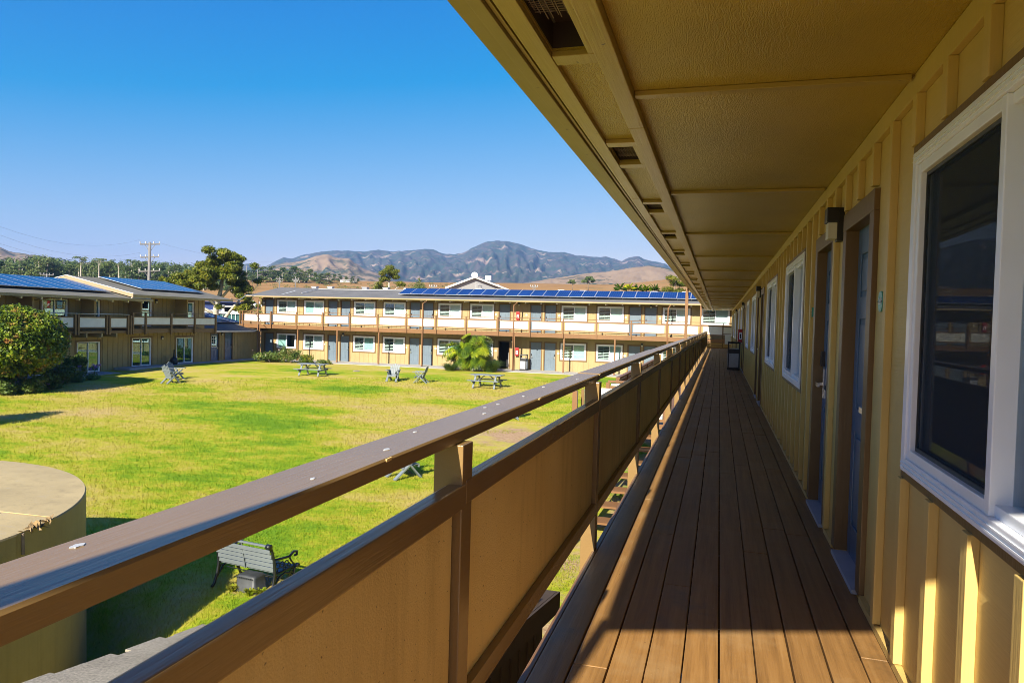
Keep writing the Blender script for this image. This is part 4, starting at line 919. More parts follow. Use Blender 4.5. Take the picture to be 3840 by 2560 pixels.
# ---------------------------------------------------------------- things on the walkway
for u, t, s in ((5.36, 'large black wall lamp with cream lens between the two nearest doors', 1.05), (15.16, 'second black wall lamp along the walkway, past the second window', 1.05), (24.9, 'third black wall lamp along the walkway', 1.05), (34.6, 'farthest black wall lamp under the walkway soffit', 1.05)):
    wall_lamp(FN, u, 2.16, t, 'wall lamps along the walkway', s*0.86)
def badge(u, z, r, txt, label):
    t = thing('room_number_sign', label, 'room sign', FN.P(u, 0, z), 0, 'round green room signs on the walkway wall')
    c = FN.P(u, 0.001, z); e = FN.P(u, 0.022, z); mb = MB(); mb.cyl(c, e, r, n=28); mb.build('disc', plain('sea_green_enamel', (0.07, 0.40, 0.34), 0.4), t)
    cu = bpy.data.curves.new('number', 'FONT'); cu.body = txt; cu.size = r*0.95; cu.align_x = 'CENTER'; cu.align_y = 'CENTER'; cu.extrude = 0.0006
    Mx = Matrix.Translation(FN.P(u, 0.0230, z)) @ Matrix(((0, 0, -1, 0), (-1, 0, 0, 0), (0, 1, 0, 0), (0, 0, 0, 1)))
    tmp = bpy.data.objects.new('number_text', cu); C.objects.link(tmp); bpy.context.view_layer.update()
    me = bpy.data.meshes.new_from_object(tmp.evaluated_get(bpy.context.evaluated_depsgraph_get())); bpy.data.objects.remove(tmp); link('number', me, MT['porcelain'], t, Mx)
    mb = MB(); 
    for k in (-1, 1): mb.cyl(FN.P(u+k*r*0.88, 0.022, z), FN.P(u+k*r*0.88, 0.025, z), 0.004, n=8)
    mb.build('screw', MT['black'], t)
badge(3.97, 1.597, 0.052, '269', 'round green room number sign right of the nearest door')
badge(6.78, 1.597, 0.052, '268', 'round green room number sign between the second door and the second window')
for u, q in ((13.55, 'before'), (16.6, 'beyond')):
    o = FN.one('room_plaque', MT['white'], None, u-0.05, u+0.05, 0.002, 0.014, 1.55, 1.65); tag(o, 'pale room plaque on the walkway wall just %s the second pair of doors' % q, 'room sign', 'small pale plaques on the walkway wall')
def trash_bin(x, y, z, label, s=1.0, panel='steel', rz=0.0):
    t = thing('trash_bin', label, 'trash bin', (x, y, z), rz, 'square litter bins with open hoods', s)
    A = lambda mb, n, m, b=0.0: mb.build(n, m, t, W[t.name].copy(), b)
    A(MB().box(-0.21, 0.21, -0.21, 0.21, 0.0, 0.08).box(-0.21, 0.21, -0.21, 0.21, 0.60, 0.74), 'body', MT['black'], 0.01)
    A(MB().box(-0.20, 0.20, -0.20, 0.20, 0.08, 0.60), 'liner', MT['rubber'], 0.005)
    for k, (a, b, c, d) in enumerate(((-0.16, 0.16, -0.212, -0.201), (-0.16, 0.16, 0.201, 0.212), (-0.212, -0.201, -0.16, 0.16), (0.201, 0.212, -0.16, 0.16))):
        A(MB().box(a, b, c, d, 0.10, 0.58), 'side_panel', MT['conduit'] if panel == 'grey' else MT['alu'])
    for i in (-1, 1):
        for j in (-1, 1): A(MB().box(i*0.19-0.02, i*0.19+0.02, j*0.19-0.02, j*0.19+0.02, 0.74, 0.93), 'hood_post', MT['black'])
    A(MB().prism([(-0.22, 0.93), (0.22, 0.93), (0.19, 0.99), (-0.19, 0.99)], 'x', -0.22, 0.22), 'hood', MT['black'], 0.012)
    A(MB().box(-0.15, 0.15, -0.15, 0.15, 0.741, 0.76), 'liner_bag', MT['porcelain'])
    return t
trash_bin(0.495, 25.6, 0.0, 'black litter bin with grey side panels standing on the plank walkway', 0.96, 'grey')
trash_bin(-14.2, 52.75, -2.262, 'black and steel litter bin at the foot of the far wing', 1.22, 'steel')
def extinguisher(face, u, z, w, h, d, label, sticker=True):
    t = thing('extinguisher_cabinet', label, 'fire extinguisher', face.P(u, 0, z), 0, 'red fire extinguisher cabinets')
    mb = MB(); face.box(mb, u-w/2, u+w/2, 0.002, d, z, z+h); mb.build('cabinet', MT['red'], t, bevel=0.006)
    mb = MB(); face.box(mb, u-w*0.3, u+w*0.3, d, d+0.006, z+h*0.22, z+h*0.62); mb.build('window', MT['white'], t)
    mb = MB(); face.box(mb, u-w*0.12, u+w*0.12, d+0.006, d+0.010, z+h*0.27, z+h*0.5); face.box(mb, u-w*0.05, u+w*0.16, d+0.006, d+0.010, z+h*0.5, z+h*0.56); mb.build('symbol', MT['red'], t)
    s0, s1 = u-w/2-0.004, u-w/2
    mb = MB(); face.box(mb, s0, s1, d*0.25, d*0.75, z+h*0.25, z+h*0.75); mb.build('label_plate', MT['white'], t)
    mb = MB(); face.box(mb, s0-0.003, s0, d*0.38, d*0.62, z+h*0.3, z+h*0.66); mb.build('symbol', MT['black'], t)
    return t
extinguisher(FN, 26.15, 0.92, 0.26, 0.46, 0.17, 'red extinguisher cabinet above the litter bin on the walkway wall')
extinguisher(FF, -14.95, -1.22, 0.26, 0.64, 0.2, 'red extinguisher cabinet beside the dark passage, far wing lower floor')
extinguisher(FF, -14.95, 1.55, 0.26, 0.62, 0.2, 'red extinguisher cabinet on the upper balcony of the far wing')

# ---------------------------------------------------------------- shed roof below the railing
shed = thing('shed', 'small weathered brown shed with grey shingle roof close below the railing', 'shed', (-1.75, 3, zg(-1.7, 3)))
ZS = lambda y: -0.015-0.18*(y-2.45)
mb = MB(); mb.prism([(0.6, ZS(0.6)-0.05), (4.95, ZS(4.95)-0.05), (4.95, -4.0), (0.6, -4.0)], 'x', -2.30, -1.14); mb.build('wall', MT['shed_wall'], shed)
mb = MB(); mb.prism([(0.5, ZS(0.5)-0.012), (5.08, ZS(5.08)-0.012), (5.08, ZS(5.08)-0.047), (0.5, ZS(0.5)-0.047)], 'x', -2.40, -1.07); mb.build('roof_deck', MT['shed_wall'], shed)
mb = MB(); mb.prism([(0.5, ZS(0.5)-0.014), (5.10, ZS(5.10)-0.014), (5.10, ZS(5.10)-0.16), (0.5, ZS(0.5)-0.15)], 'x', -1.068, -1.05); mb.box(-2.40, -1.05, 5.082, 5.10, ZS(5.1)-0.16, ZS(5.1)-0.015); mb.build('barge_board', MT['shed_wall'], shed)
mb = MB()
for x in np.arange(0.9, 4.9, 0.2): mb.box(-1.139, -1.131, x, x+0.012, -3.9, ZS(x)-0.06)
mb.build('siding_batten', MT['shed_wall'], shed)
SHM = [MB().box(0.012, w_, 0, 0.20, 0, 0.010).mesh('shingle') for w_ in (0.297, 0.33, 0.25)]
ang = math.atan(-0.18); y = 5.12; row = 0
while y > 0.6:
    x = -2.41 - (0.15 if row % 2 else 0) + rs.uniform(-0.02, 0.02)
    while x < -1.06:
        k = rs.randrange(3); wid = (0.297, 0.33, 0.25)[k]; xx = max(x, -2.415)
        if x+wid > -1.04: x += wid; continue
        link('shingle', SHM[k], MT['shingle_near'], shed, Matrix.Translation((x if x > -2.44 else -2.43+rs.uniform(0, .01), y, ZS(y)+0.004+rs.uniform(0, 0.003))) @ Matrix.Rotation(ang+0.035, 4, 'X') @ Matrix.Rotation(math.pi, 4, 'Z') @ Matrix.Translation((-wid, 0, 0)))
        x += wid
    row += 1; y -= 0.142
# ---------------------------------------------------------------- landing with white guard panels
ld = thing('stair_landing', 'brown stair landing with white guard panels beside the walkway below the railing', 'stairs', (-2.1, 22, zg(-2, 22)))
B_ = MT['brown_far']; P_ = MT['panel_white']
MB().box(-2.8, -1.15, 18.75, 34, -1.22, -1.10).build('landing_floor', B_, ld)
def guard(p, q, zt, zb, sub=None):
    p, q = Vector(p), Vector(q); up = Vector((0, 0, 1))
    MB().bar((p.x, p.y, zt-0.03), (q.x, q.y, zt-0.03), 0.12, 0.05).build('hand_rail', B_, ld)
    MB().bar((p.x, p.y, zt-0.18), (q.x, q.y, zt-0.18), 0.05, 0.06).build('guard_rail', B_, ld)
    MB().bar((p.x, p.y, zb), (q.x, q.y, zb), 0.05, 0.07).build('guard_rail', B_, ld)
    n = max(1, round((q-p).length/2.3)); d = (q-p)/n
    for i in range(n):
        a, b = p+d*i+d.normalized()*0.08, p+d*(i+1)-d.normalized()*0.08
        MB().bar((a.x, a.y, (zt-0.06+zt-0.15)/2), (b.x, b.y, (zt-0.06+zt-0.15)/2), 0.014, 0.075).build('guard_panel', P_, ld)
        MB().bar((a.x, a.y, (zt-0.21+zb+0.035)/2), (b.x, b.y, (zt-0.21+zb+0.035)/2), 0.014, zt-0.21-zb-0.035).build('guard_panel', P_, ld)
    for i in range(n+1):
        c = p+d*i; MB().box(c.x-0.05, c.x+0.05, c.y-0.05, c.y+0.05, zg(c.x, c.y)-0.1, zt-0.06).build('guard_post', B_, ld)
guard((-2.8, 21.0), (-2.8, 34.0), -0.10, -1.0); guard((-2.75, 18.75), (-1.25, 18.75), -0.02, -1.0)
mb = MB(); mb.box(-2.88, -2.78, 14.65, 14.75, -3.5, 0.04); mb.build('newel_post', B_, ld)
MB().box(-2.76, -1.6, 15.42, 15.44, -0.34, 0.06).build('guard_panel', P_, ld); MB().box(-2.78, -1.6, 15.40, 15.46, -0.42, -0.342).build('guard_rail', B_, ld); MB().box(-2.76, -2.70, 15.0, 15.06, -0.42, 0.05).build('guard_post', MT['brown'], ld)
MB().box(-1.66, -1.6, 15.40, 15.46, -3.5, 0.05).build('guard_post', B_, ld)
for i in range(7): MB().box(-2.7, -1.3, 15.6+0.45*i, 16.1+0.45*i, -2.95+0.255*i, -2.905+0.255*i).build('tread', B_, ld)
for x in (-2.72, -1.28): MB().prism([(15.5, -2.95), (18.75, -1.25), (18.75, -1.0), (15.5, -2.68)], 'x', x-0.02, x+0.02).build('stringer', B_, ld)
# ================================================================ garden furniture
GW = MT['grey_wood']
def local(t, mb, name, mat, bevel=0.0, smooth=False):
    return mb.build(name, mat, t, W[t.name].copy(), bevel, smooth)
def garden_chair():
    t = thing('garden_chair', 'x', 'garden chair', (0, 0, 0))
    for sx in (-1, 1):
        local(t, MB().bar((sx*0.29, -0.40, 0.0), (sx*0.29, 0.20, 0.66), 0.04, 0.125, (1, 0, 0)), 'leg', GW)
        local(t, MB().bar((sx*0.25, 0.42, 0.0), (sx*0.25, -0.30, 0.60), 0.04, 0.125, (1, 0, 0)), 'leg', GW)
        a = MB(); a.prism([(-0.45, 0.66), (0.30, 0.66), (0.30, 0.69), (-0.45, 0.69)], 'x', sx*0.32-0.065, sx*0.32+0.065); local(t, a, 'armrest', GW, 0.006)
    for i in range(5):
        y = -0.33+i*0.105; z = 0.40-0.10*i/4; local(t, MB().box(-0.27, 0.27, y, y+0.09, z-0.02, z), 'seat_slat', GW)
    for i in range(5):
        x = -0.22+i*0.11; top = 1.06-0.06*abs(i-2)
        b = MB(); b.bar((x*0.85, 0.10, 0.30), (x*1.15, 0.10+0.30*(top-0.3)/0.75, top), 0.095, 0.02, (0, -1, 0)); local(t, b, 'back_slat', GW)
    local(t, MB().box(-0.25, 0.25, 0.125, 0.15, 0.40, 0.47).box(-0.30, 0.30, 0.27, 0.295, 0.72, 0.78), 'back_rail', GW)
    local(t, MB().box(-0.27, 0.27, -0.37, -0.34, 0.30, 0.39), 'front_rail', GW)
    return t
chair0 = garden_chair()
spots = [(-18.88, 39.85, 0.12, 1.0, 'grey wooden garden chair on the lawn facing the camera, seat front in view'), (-17.0, 39.75, -1.45, 1.0, 'grey wooden garden chair seen in profile facing left, right of the front facing chair'),
         (-29.75, 33.75, 2.95, 1.0, 'grey wooden garden chair showing its back, front one of the pair near the left wing'), (-30.75, 35.25, 1.75, 1.0, 'grey wooden garden chair, rear one of the pair near the left wing'),
         (-8.5, 18.75, 2.5, 1.0, 'grey wooden garden chair mostly hidden by the top rail, only its crossed legs showing'), (-8.55, 29.6, -1.3, 1.0, 'grey wooden garden chair cut off by the railing, below the right picnic table')]
for i, (x, y, r, s, lab) in enumerate(spots):
    M_ = _mat((x, y, zg(x, y)), r, s)
    if i == 0: o = chair0; o.matrix_basis = M_; W[o.name] = M_
    else: o = copy_tree(chair0, M_)
    o['label'] = lab; o['group'] = 'grey garden chairs on the lawn'
def picnic():
    t = thing('picnic_table', 'x', 'picnic table', (0, 0, 0))
    for i in range(5): local(t, MB().box(-0.93, 0.93, -0.38+i*0.153, -0.38+i*0.153+0.145, 0.72, 0.76), 'top_plank', GW)
    for sy in (-1, 1):
        for k in (0, 1): y = sy*(0.66+0.135*k); local(t, MB().box(-0.93, 0.93, y-0.063, y+0.063, 0.42, 0.455), 'seat_plank', GW)
    for sx in (-1, 1):
        for sy in (-1, 1): local(t, MB().bar((sx*0.60, sy*0.24, 0.72), (sx*0.64, sy*0.66, 0.0), 0.045, 0.10, (1, 0, 0)), 'leg', GW)
        local(t, MB().box(sx*0.66-0.02, sx*0.66+0.02, -0.78, 0.78, 0.32, 0.42), 'seat_bearer', GW); local(t, MB().box(sx*0.66-0.02, sx*0.66+0.02, -0.37, 0.37, 0.63, 0.72), 'top_bearer', GW)
        local(t, MB().bar((sx*0.62, 0, 0.36), (sx*0.15, 0, 0.70), 0.04, 0.09, (0, 1, 0)), 'brace', GW)
    return t
pt = picnic(); M_ = _mat((-24.75, 40.45, zg(-24.75, 40.45)), 0.10); pt.matrix_basis = M_; W[pt.name] = M_
pt['label'] = 'grey picnic table on the lawn in front of the middle of the far wing'; pt['group'] = 'grey picnic tables on the lawn'
p2 = copy_tree(pt, _mat((-12.65, 39.1, zg(-12.65, 39.1)), -0.03)); p2['label'] = 'grey picnic table near the tall leafy plant, right of the garden chairs'; p2['group'] = 'grey picnic tables on the lawn'

# ---------------------------------------------------------------- park bench and the tub under it
bx, by = -7.75, 10.88; S = 0.97
bench = thing('park_bench', 'park bench of pale grey slats with ornate black iron ends, seen from behind', 'bench', (bx, by, zg(bx, by)), -0.14, None, S)
SL = MT['bench_slat']
for i in range(5):
    z = 0.44+0.088*i; y = -0.20-0.02*i-0.012*i*i/4; local(bench, MB().box(-0.66, 0.66, y-0.012, y+0.012, z, z+0.068), 'back_slat', SL, 0.006)
local(bench, MB().box(-0.66, 0.66, -0.345, -0.30, 0.905, 0.94), 'back_slat', SL, 0.01)
for i in range(6): local(bench, MB().box(-0.66, 0.66, -0.17+0.082*i, -0.105+0.082*i, 0.405-0.02*math.sin(math.pi*i/5), 0.43-0.02*math.sin(math.pi*i/5)), 'seat_slat', SL, 0.005)
IR = MT['iron']
for sx in (-1, 1):
    x = sx*0.66; mb = MB(); T = lambda pts, r: mb.tube([(x, a, b) for a, b in pts], r, 8)
    T([(-0.36, 0.0), (-0.30, 0.05), (-0.24, 0.2), (-0.20, 0.40), (-0.22, 0.6), (-0.27, 0.8), (-0.33, 0.93), (-0.38, 0.95)], 0.026)
    T([(0.40, 0.0), (0.34, 0.05), (0.28, 0.2), (0.30, 0.36), (0.36, 0.42), (0.40, 0.39)], 0.024)
    T([(-0.22, 0.40), (0.30, 0.41)], 0.02); T([(-0.24, 0.66), (-0.05, 0.64), (0.16, 0.62), (0.28, 0.68), (0.36, 0.66), (0.36, 0.60), (0.31, 0.60)], 0.024)
    T([(0.16, 0.62), (0.22, 0.52), (0.30, 0.44)], 0.016)
    T([(-0.24, 0.16), (-0.1, 0.32), (0.04, 0.36), (0.18, 0.32), (0.28, 0.16)], 0.018)
    mb.cyl((x-0.03*sx, -0.37, 0.935), (x+0.05*sx, -0.37, 0.935), 0.05, n=14); mb.cyl((x-0.03, 0.38, 0.40), (x+0.03, 0.38, 0.40), 0.04, n=12)
    for (a, b, r) in ((-0.14, 0.30, 0.05), (0.19, 0.30, 0.05), (-0.19, 0.34, 0.035), (0.24, 0.35, 0.03), (-0.13, 0.54, 0.055), (-0.02, 0.53, 0.05), (0.09, 0.52, 0.05), (-0.17, 0.46, 0.035), (0.04, 0.46, 0.035), (0.16, 0.47, 0.035), (-0.2, 0.25, 0.03), (0.25, 0.25, 0.03)):
        T([(a+r*math.cos(q), b+r*math.sin(q)) for q in [2*math.pi*k/9 for k in range(10)]], 0.010)
    local(bench, mb, 'iron_end', IR, 0, True)
local(bench, MB().tube([(-0.66, 0.0, 0.27), (0.66, 0.0, 0.27)], 0.009, 6), 'tie_bar', MT['iron'])
mb = MB(); mb.bar((0, -0.225, 0.42), (0, -0.33, 0.90), 0.022, 0.010, (0, -1, 0.3)); local(bench, mb, 'back_strap', MT['bench_slat'])
tx, ty = -7.74, 10.78; tub = thing('plastic_tub', 'dull black plastic tub turned upside down under the bench', 'plastic tub', (tx, ty, zg(tx, ty)), -0.1)
mb = MB(); prof = [(0.235, 0.0), (0.235, 0.025), (0.215, 0.03), (0.20, 0.24), (0.185, 0.275), (0.15, 0.285)]
def rr(r, z, n=6):
    out = []
    for cx, cy, a0 in ((1, 1, 0), (-1, 1, 90), (-1, -1, 180), (1, -1, 270)):
        for k in range(n+1):
            a = math.radians(a0+90*k/n); out.append((cx*(r-0.05)+0.05*math.cos(a), (cy*(r*0.75-0.05)+0.05*math.sin(a)), z))
    return out
rings = [rr(r, z) for r, z in prof]; n = len(rings[0]); vs = [p for r in rings for p in r]
fs = [(i*n+k, i*n+(k+1) % n, (i+1)*n+(k+1) % n, (i+1)*n+k) for i in range(len(rings)-1) for k in range(n)] + [tuple((len(rings)-1)*n+k for k in range(n))]
mb.add(vs, fs); local(tub, mb, 'tub_body', MT['tub'], 0, True)
mb = MB()
for k in range(9): mb.box(-0.17+k*0.04, -0.155+k*0.04, -0.172, -0.166, 0.235, 0.262)
local(tub, mb, 'moulded_rib', MT['tub'])

# ---------------------------------------------------------------- the water tank
def tank_mat(name, col, up):
    m, nt, b = nodes_of(name)
    big = N(nt, 'TexNoise', Scale=0.7, Detail=6.0, Roughness=0.65); L(nt, pos(nt), big.inputs['Vector'])
    drip = N(nt, 'TexNoise', Scale=5.5, Detail=6.0, Roughness=0.65); L(nt, pos(nt, (1, 1, 1 if up else 0.06)), drip.inputs['Vector'])
    fl = N(nt, 'TexNoise', Scale=22.0, Detail=3.0); L(nt, pos(nt), fl.inputs['Vector'])
    k = lambda f: tuple(c*f for c in col)
    c = ramp(nt, big.outputs[0], [(0.32, k(0.82)), (0.68, k(1.1))])
    c = mixc(nt, ramp(nt, drip.outputs[0], [(0.52, (0, 0, 0)), (0.74, (0.6, 0.6, 0.6))]), c, k(0.62))
    c = mixc(nt, ramp(nt, drip.outputs[0], [(0.26, (0.5, 0.5, 0.5)), (0.40, (0, 0, 0))]), c, (0.36, 0.31, 0.24) if up else (0.20, 0.135, 0.03))
    c = mixc(nt, ramp(nt, fl.outputs[0], [(0.73, (0, 0, 0)), (0.75, (0.9, 0.9, 0.9))]), c, (0.07, 0.05, 0.035))
    L(nt, c, b.inputs['Base Color']); b.inputs['Roughness'].default_value = 0.65
    bp = N(nt, 'Bump', Strength=0.3, Distance=0.01); L(nt, fl.outputs[0], bp.inputs['Height']); L(nt, bp.outputs[0], b.inputs['Normal'])
    return m
tank_side = tank_mat('stained_tan_tank_paint', (0.33, 0.245, 0.085), False)
tank_top = tank_mat('pale_tan_tank_top', (0.40, 0.31, 0.145), True)  # top in a lighter tan than the tank wall
tcx, tcy, tr, tzt = -12.44, 6.12, 4.11, -1.40
tank = thing('water_tank', 'big round tan tank with flat top and torn edge, cut off by the left border', 'water tank', (tcx, tcy, -3.6))
MB().lathe([(tr+0.04, -5.0), (tr, tzt-0.02), (tr-0.012, tzt-0.003)], (tcx, tcy, 0), 96).build('tank_wall', tank_side, tank, smooth=False)
MB().lathe([(tr-0.014, tzt-0.05), (tr-0.014, tzt), (0.02, tzt+0.10)], (tcx, tcy, 0), 96).build('tank_top', tank_top, tank)
mb = MB(); mb.bar((tcx-3.7, tcy+1.7, tzt+0.012), (tcx, tcy+1.2, tzt+0.075), 0.03, 0.008); mb.bar((tcx, tcy+1.2, tzt+0.075), (tcx+3.75, tcy+1.55, tzt+0.010), 0.03, 0.008); mb.build('top_seam', tank_top, tank)
def rim(a, r=tr, z=tzt): return (tcx+r*math.cos(a), tcy+r*math.sin(a), z)
a0, a1 = 0.20, 0.40
mb = MB(); n = 14
for i in range(n):
    a = a0+(a1-a0)*i/n; b = a0+(a1-a0)*(i+1)/n
    mb.add([rim(a, tr+0.006, tzt-0.30+0.03*math.sin(i)), rim(b, tr+0.006, tzt-0.30+0.03*math.sin(i+1)), rim(b, tr+0.006, tzt), rim(a, tr+0.006, tzt)], [(0, 1, 2, 3)])
mb.build('patch_plate', tank_side, tank, fixn=False)
mb = MB(); rs2 = random.Random(9)
for i in range(34):
    a = a0+0.02+(a1-a0-0.04)*rs2.random(); c = Vector(rim(a, tr-0.05*rs2.random()+0.01, tzt+0.04*rs2.random()-0.03))
    d = Vector((rs2.uniform(-1, 1), rs2.uniform(-1, 1), rs2.uniform(-0.2, 1.3))).normalized()*rs2.uniform(0.04, 0.10); e = Vector((rs2.uniform(-1, 1), rs2.uniform(-1, 1), rs2.uniform(-1, 1))).normalized()*rs2.uniform(0.03, 0.07)
    mb.add([c-e, c+e, c+d+e*0.6, c+d-e*0.3], [(0, 1, 2, 3)])
mb.build('torn_flashing', plain('torn_tan_membrane', (0.30, 0.20, 0.09), 0.8, var=0.6, scale=14), tank, fixn=False)
mb = MB(); mb.tube([rim(0.22, tr+0.01, tzt-0.01), rim(0.22, tr+0.02, tzt-0.28)], 0.02, 6); mb.build('drip_strip', MT['bark'], tank)

# ---------------------------------------------------------------- small things against the walls
chm = thing('chimenea', 'black pot bellied outdoor stove with tall thin neck against the left wing', 'outdoor stove', (-37.35, 42.7, -2.285))
local(chm, MB().lathe([(0.20, 0.0), (0.24, 0.10), (0.27, 0.28), (0.22, 0.42), (0.10, 0.52), (0.06, 0.60), (0.05, 1.02), (0.062, 1.04)], n=18), 'body', MT['black'], 0, True)
local(chm, MB().cyl((0.2, -0.1, 0.22), (0.275, -0.14, 0.22), 0.09, n=10), 'mouth', MT['rubber'])
rk = thing('stone', 'flat grey brown stone lying in the lawn before the far wing', 'stone', (-23.93, 44.7, -2.33))
bm = bmesh.new(); bmesh.ops.create_icosphere(bm, subdivisions=2, radius=0.2)
for v in bm.verts: v.co = Vector((v.co.x*1.5, v.co.y, v.co.z*0.55))*(1+0.25*mnoise.noise(v.co*6))
me = bpy.data.meshes.new('stone_body'); bm.to_mesh(me); bm.free(); link('stone_body', me, MT['stone'], rk, W[rk.name].copy())
# ================================================================ vegetation
def leaf_cloud(n, centers, radii, size, aspect=0.5, shell=0.55, seed=0, up=0.3, tri=False, weights=None):
    """n small leaf faces spread through ellipsoids, denser near their surface"""
    r = np.random.default_rng(seed); C_ = np.asarray(centers, float); R_ = np.asarray(radii, float)
    wv = np.prod(R_, axis=1)**(2/3) if weights is None else np.asarray(weights, float); wv = wv/wv.sum()
    idx = r.choice(len(C_), n, p=wv); d = r.normal(size=(n, 3)); d /= np.linalg.norm(d, axis=1)[:, None]
    rad = shell + (1-shell)*r.random(n)**0.6; rad *= 1 + 0.12*r.normal(size=n)*0.6
    p = C_[idx] + d*R_[idx]*rad[:, None]
    nrm = d*0.7 + r.normal(size=(n, 3))*0.55; nrm[:, 2] += up; nrm /= np.linalg.norm(nrm, axis=1)[:, None]
    t = np.cross(nrm, r.normal(size=(n, 3))); t /= np.linalg.norm(t, axis=1)[:, None]; b = np.cross(nrm, t)
    s = size*(0.6+0.8*r.random(n))[:, None]
    if tri:
        v = np.stack([p-t*s*0.5-b*s*aspect*0.5, p+t*s*0.5-b*s*aspect*0.1, p+b*s*aspect*0.6], 1).reshape(-1, 3)
        return v, np.arange(n*3).reshape(-1, 3)
    v = np.stack([p-t*s*0.5, p+b*s*aspect*0.5+nrm*s*0.08, p+t*s*0.5, p-b*s*aspect*0.5+nrm*s*0.08], 1).reshape(-1, 3)
    return v, np.arange(n*4).reshape(-1, 4)
def cloud_obj(name, mat, parent, M=None, **kw):
    v, f = leaf_cloud(**kw); return link(name, np_mesh(name, v, f), mat, parent, M)
LM = {}
LM['shrub'] = leafmat('glossy_shrub_leaves', (0.05, 0.095, 0.008), (0.19, 0.255, 0.014), (0.46, 0.20, 0.07), 0.3, 1.1, 0.80, 0.35)
LM['shrub_core'] = plain('crown_shade_black', (0.02, 0.022, 0.010), 0.9)  # near-black solid core, stands in for the shade inside the crown
LM['cypress'] = leafmat('cypress_sprays', (0.07, 0.105, 0.012), (0.21, 0.23, 0.018), (0.33, 0.28, 0.03), 0.4, 0.35, 0.8)
LM['pine'] = leafmat('pine_needles', (0.05, 0.095, 0.028), (0.13, 0.18, 0.045), (0.26, 0.26, 0.085), 0.25, 0.12, 0.78)
LM['philo'] = leafmat('philodendron_leaves', (0.025, 0.065, 0.004), (0.20, 0.28, 0.010), (0.48, 0.46, 0.02), 0.35, 2.5, 0.82, 0.3, 0.5)
LM['bed'] = leafmat('garden_bed_leaves', (0.06, 0.11, 0.018), (0.13, 0.18, 0.03), (0.24, 0.19, 0.06), 0.3, 2.0, 0.78)
LM['tuft'] = leafmat('grass_tuft_blades', (0.06, 0.12, 0.03), (0.13, 0.20, 0.05), None, 0.35, 2.0)
LM['purple'] = plain('purple_petals', (0.30, 0.16, 0.48), 0.6, var=0.2)
LM['pink'] = plain('pale_pink_petals', (0.62, 0.42, 0.46), 0.6, var=0.2)

# big clipped shrub tree at left
sh = thing('shrub', 'big rounded dark green shrub with reddish young leaves in front of the left wing', 'shrub', (-33.95, 27.4, zg(-34, 27)))
scx = Vector((-33.95, 27.4, -0.03))
r_ = np.random.default_rng(5); cs_, rs_ = [], []
for k in range(420):
    d = r_.normal(size=3); d /= np.linalg.norm(d); p_ = 0.72; nn = (abs(d[0])**2.6+abs(d[1])**2.6+abs(d[2])**2.6)**(1/2.6); d = d/nn
    cs_.append((scx.x+d[0]*2.0, scx.y+d[1]*2.0, scx.z-0.20+d[2]*1.42)); q = 0.36+0.22*r_.random(); rs_.append((q, q, q*0.8))
cloud_obj('crown', LM['shrub'], sh, n=52000, centers=cs_, radii=rs_, size=0.15, aspect=0.55, shell=0.5, seed=1, up=0.35)
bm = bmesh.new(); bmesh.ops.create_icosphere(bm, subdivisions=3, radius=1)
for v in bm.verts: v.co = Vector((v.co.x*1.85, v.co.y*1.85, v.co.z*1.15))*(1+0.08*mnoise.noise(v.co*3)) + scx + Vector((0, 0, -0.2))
me = bpy.data.meshes.new('crown_shade'); bm.to_mesh(me); bm.free(); link('crown_shade', me, LM['shrub_core'], sh)
mb = MB()
for k in range(5): a = k*1.3; mb.tube([(scx.x+0.15*math.cos(a), scx.y+0.15*math.sin(a), -2.95), (scx.x+0.3*math.cos(a), scx.y+0.3*math.sin(a), -2.0), (scx.x+0.8*math.cos(a), scx.y+0.8*math.sin(a), -1.2)], [0.11, 0.09, 0.06], 7)
mb.build('trunk', MT['bark'], sh, smooth=True)

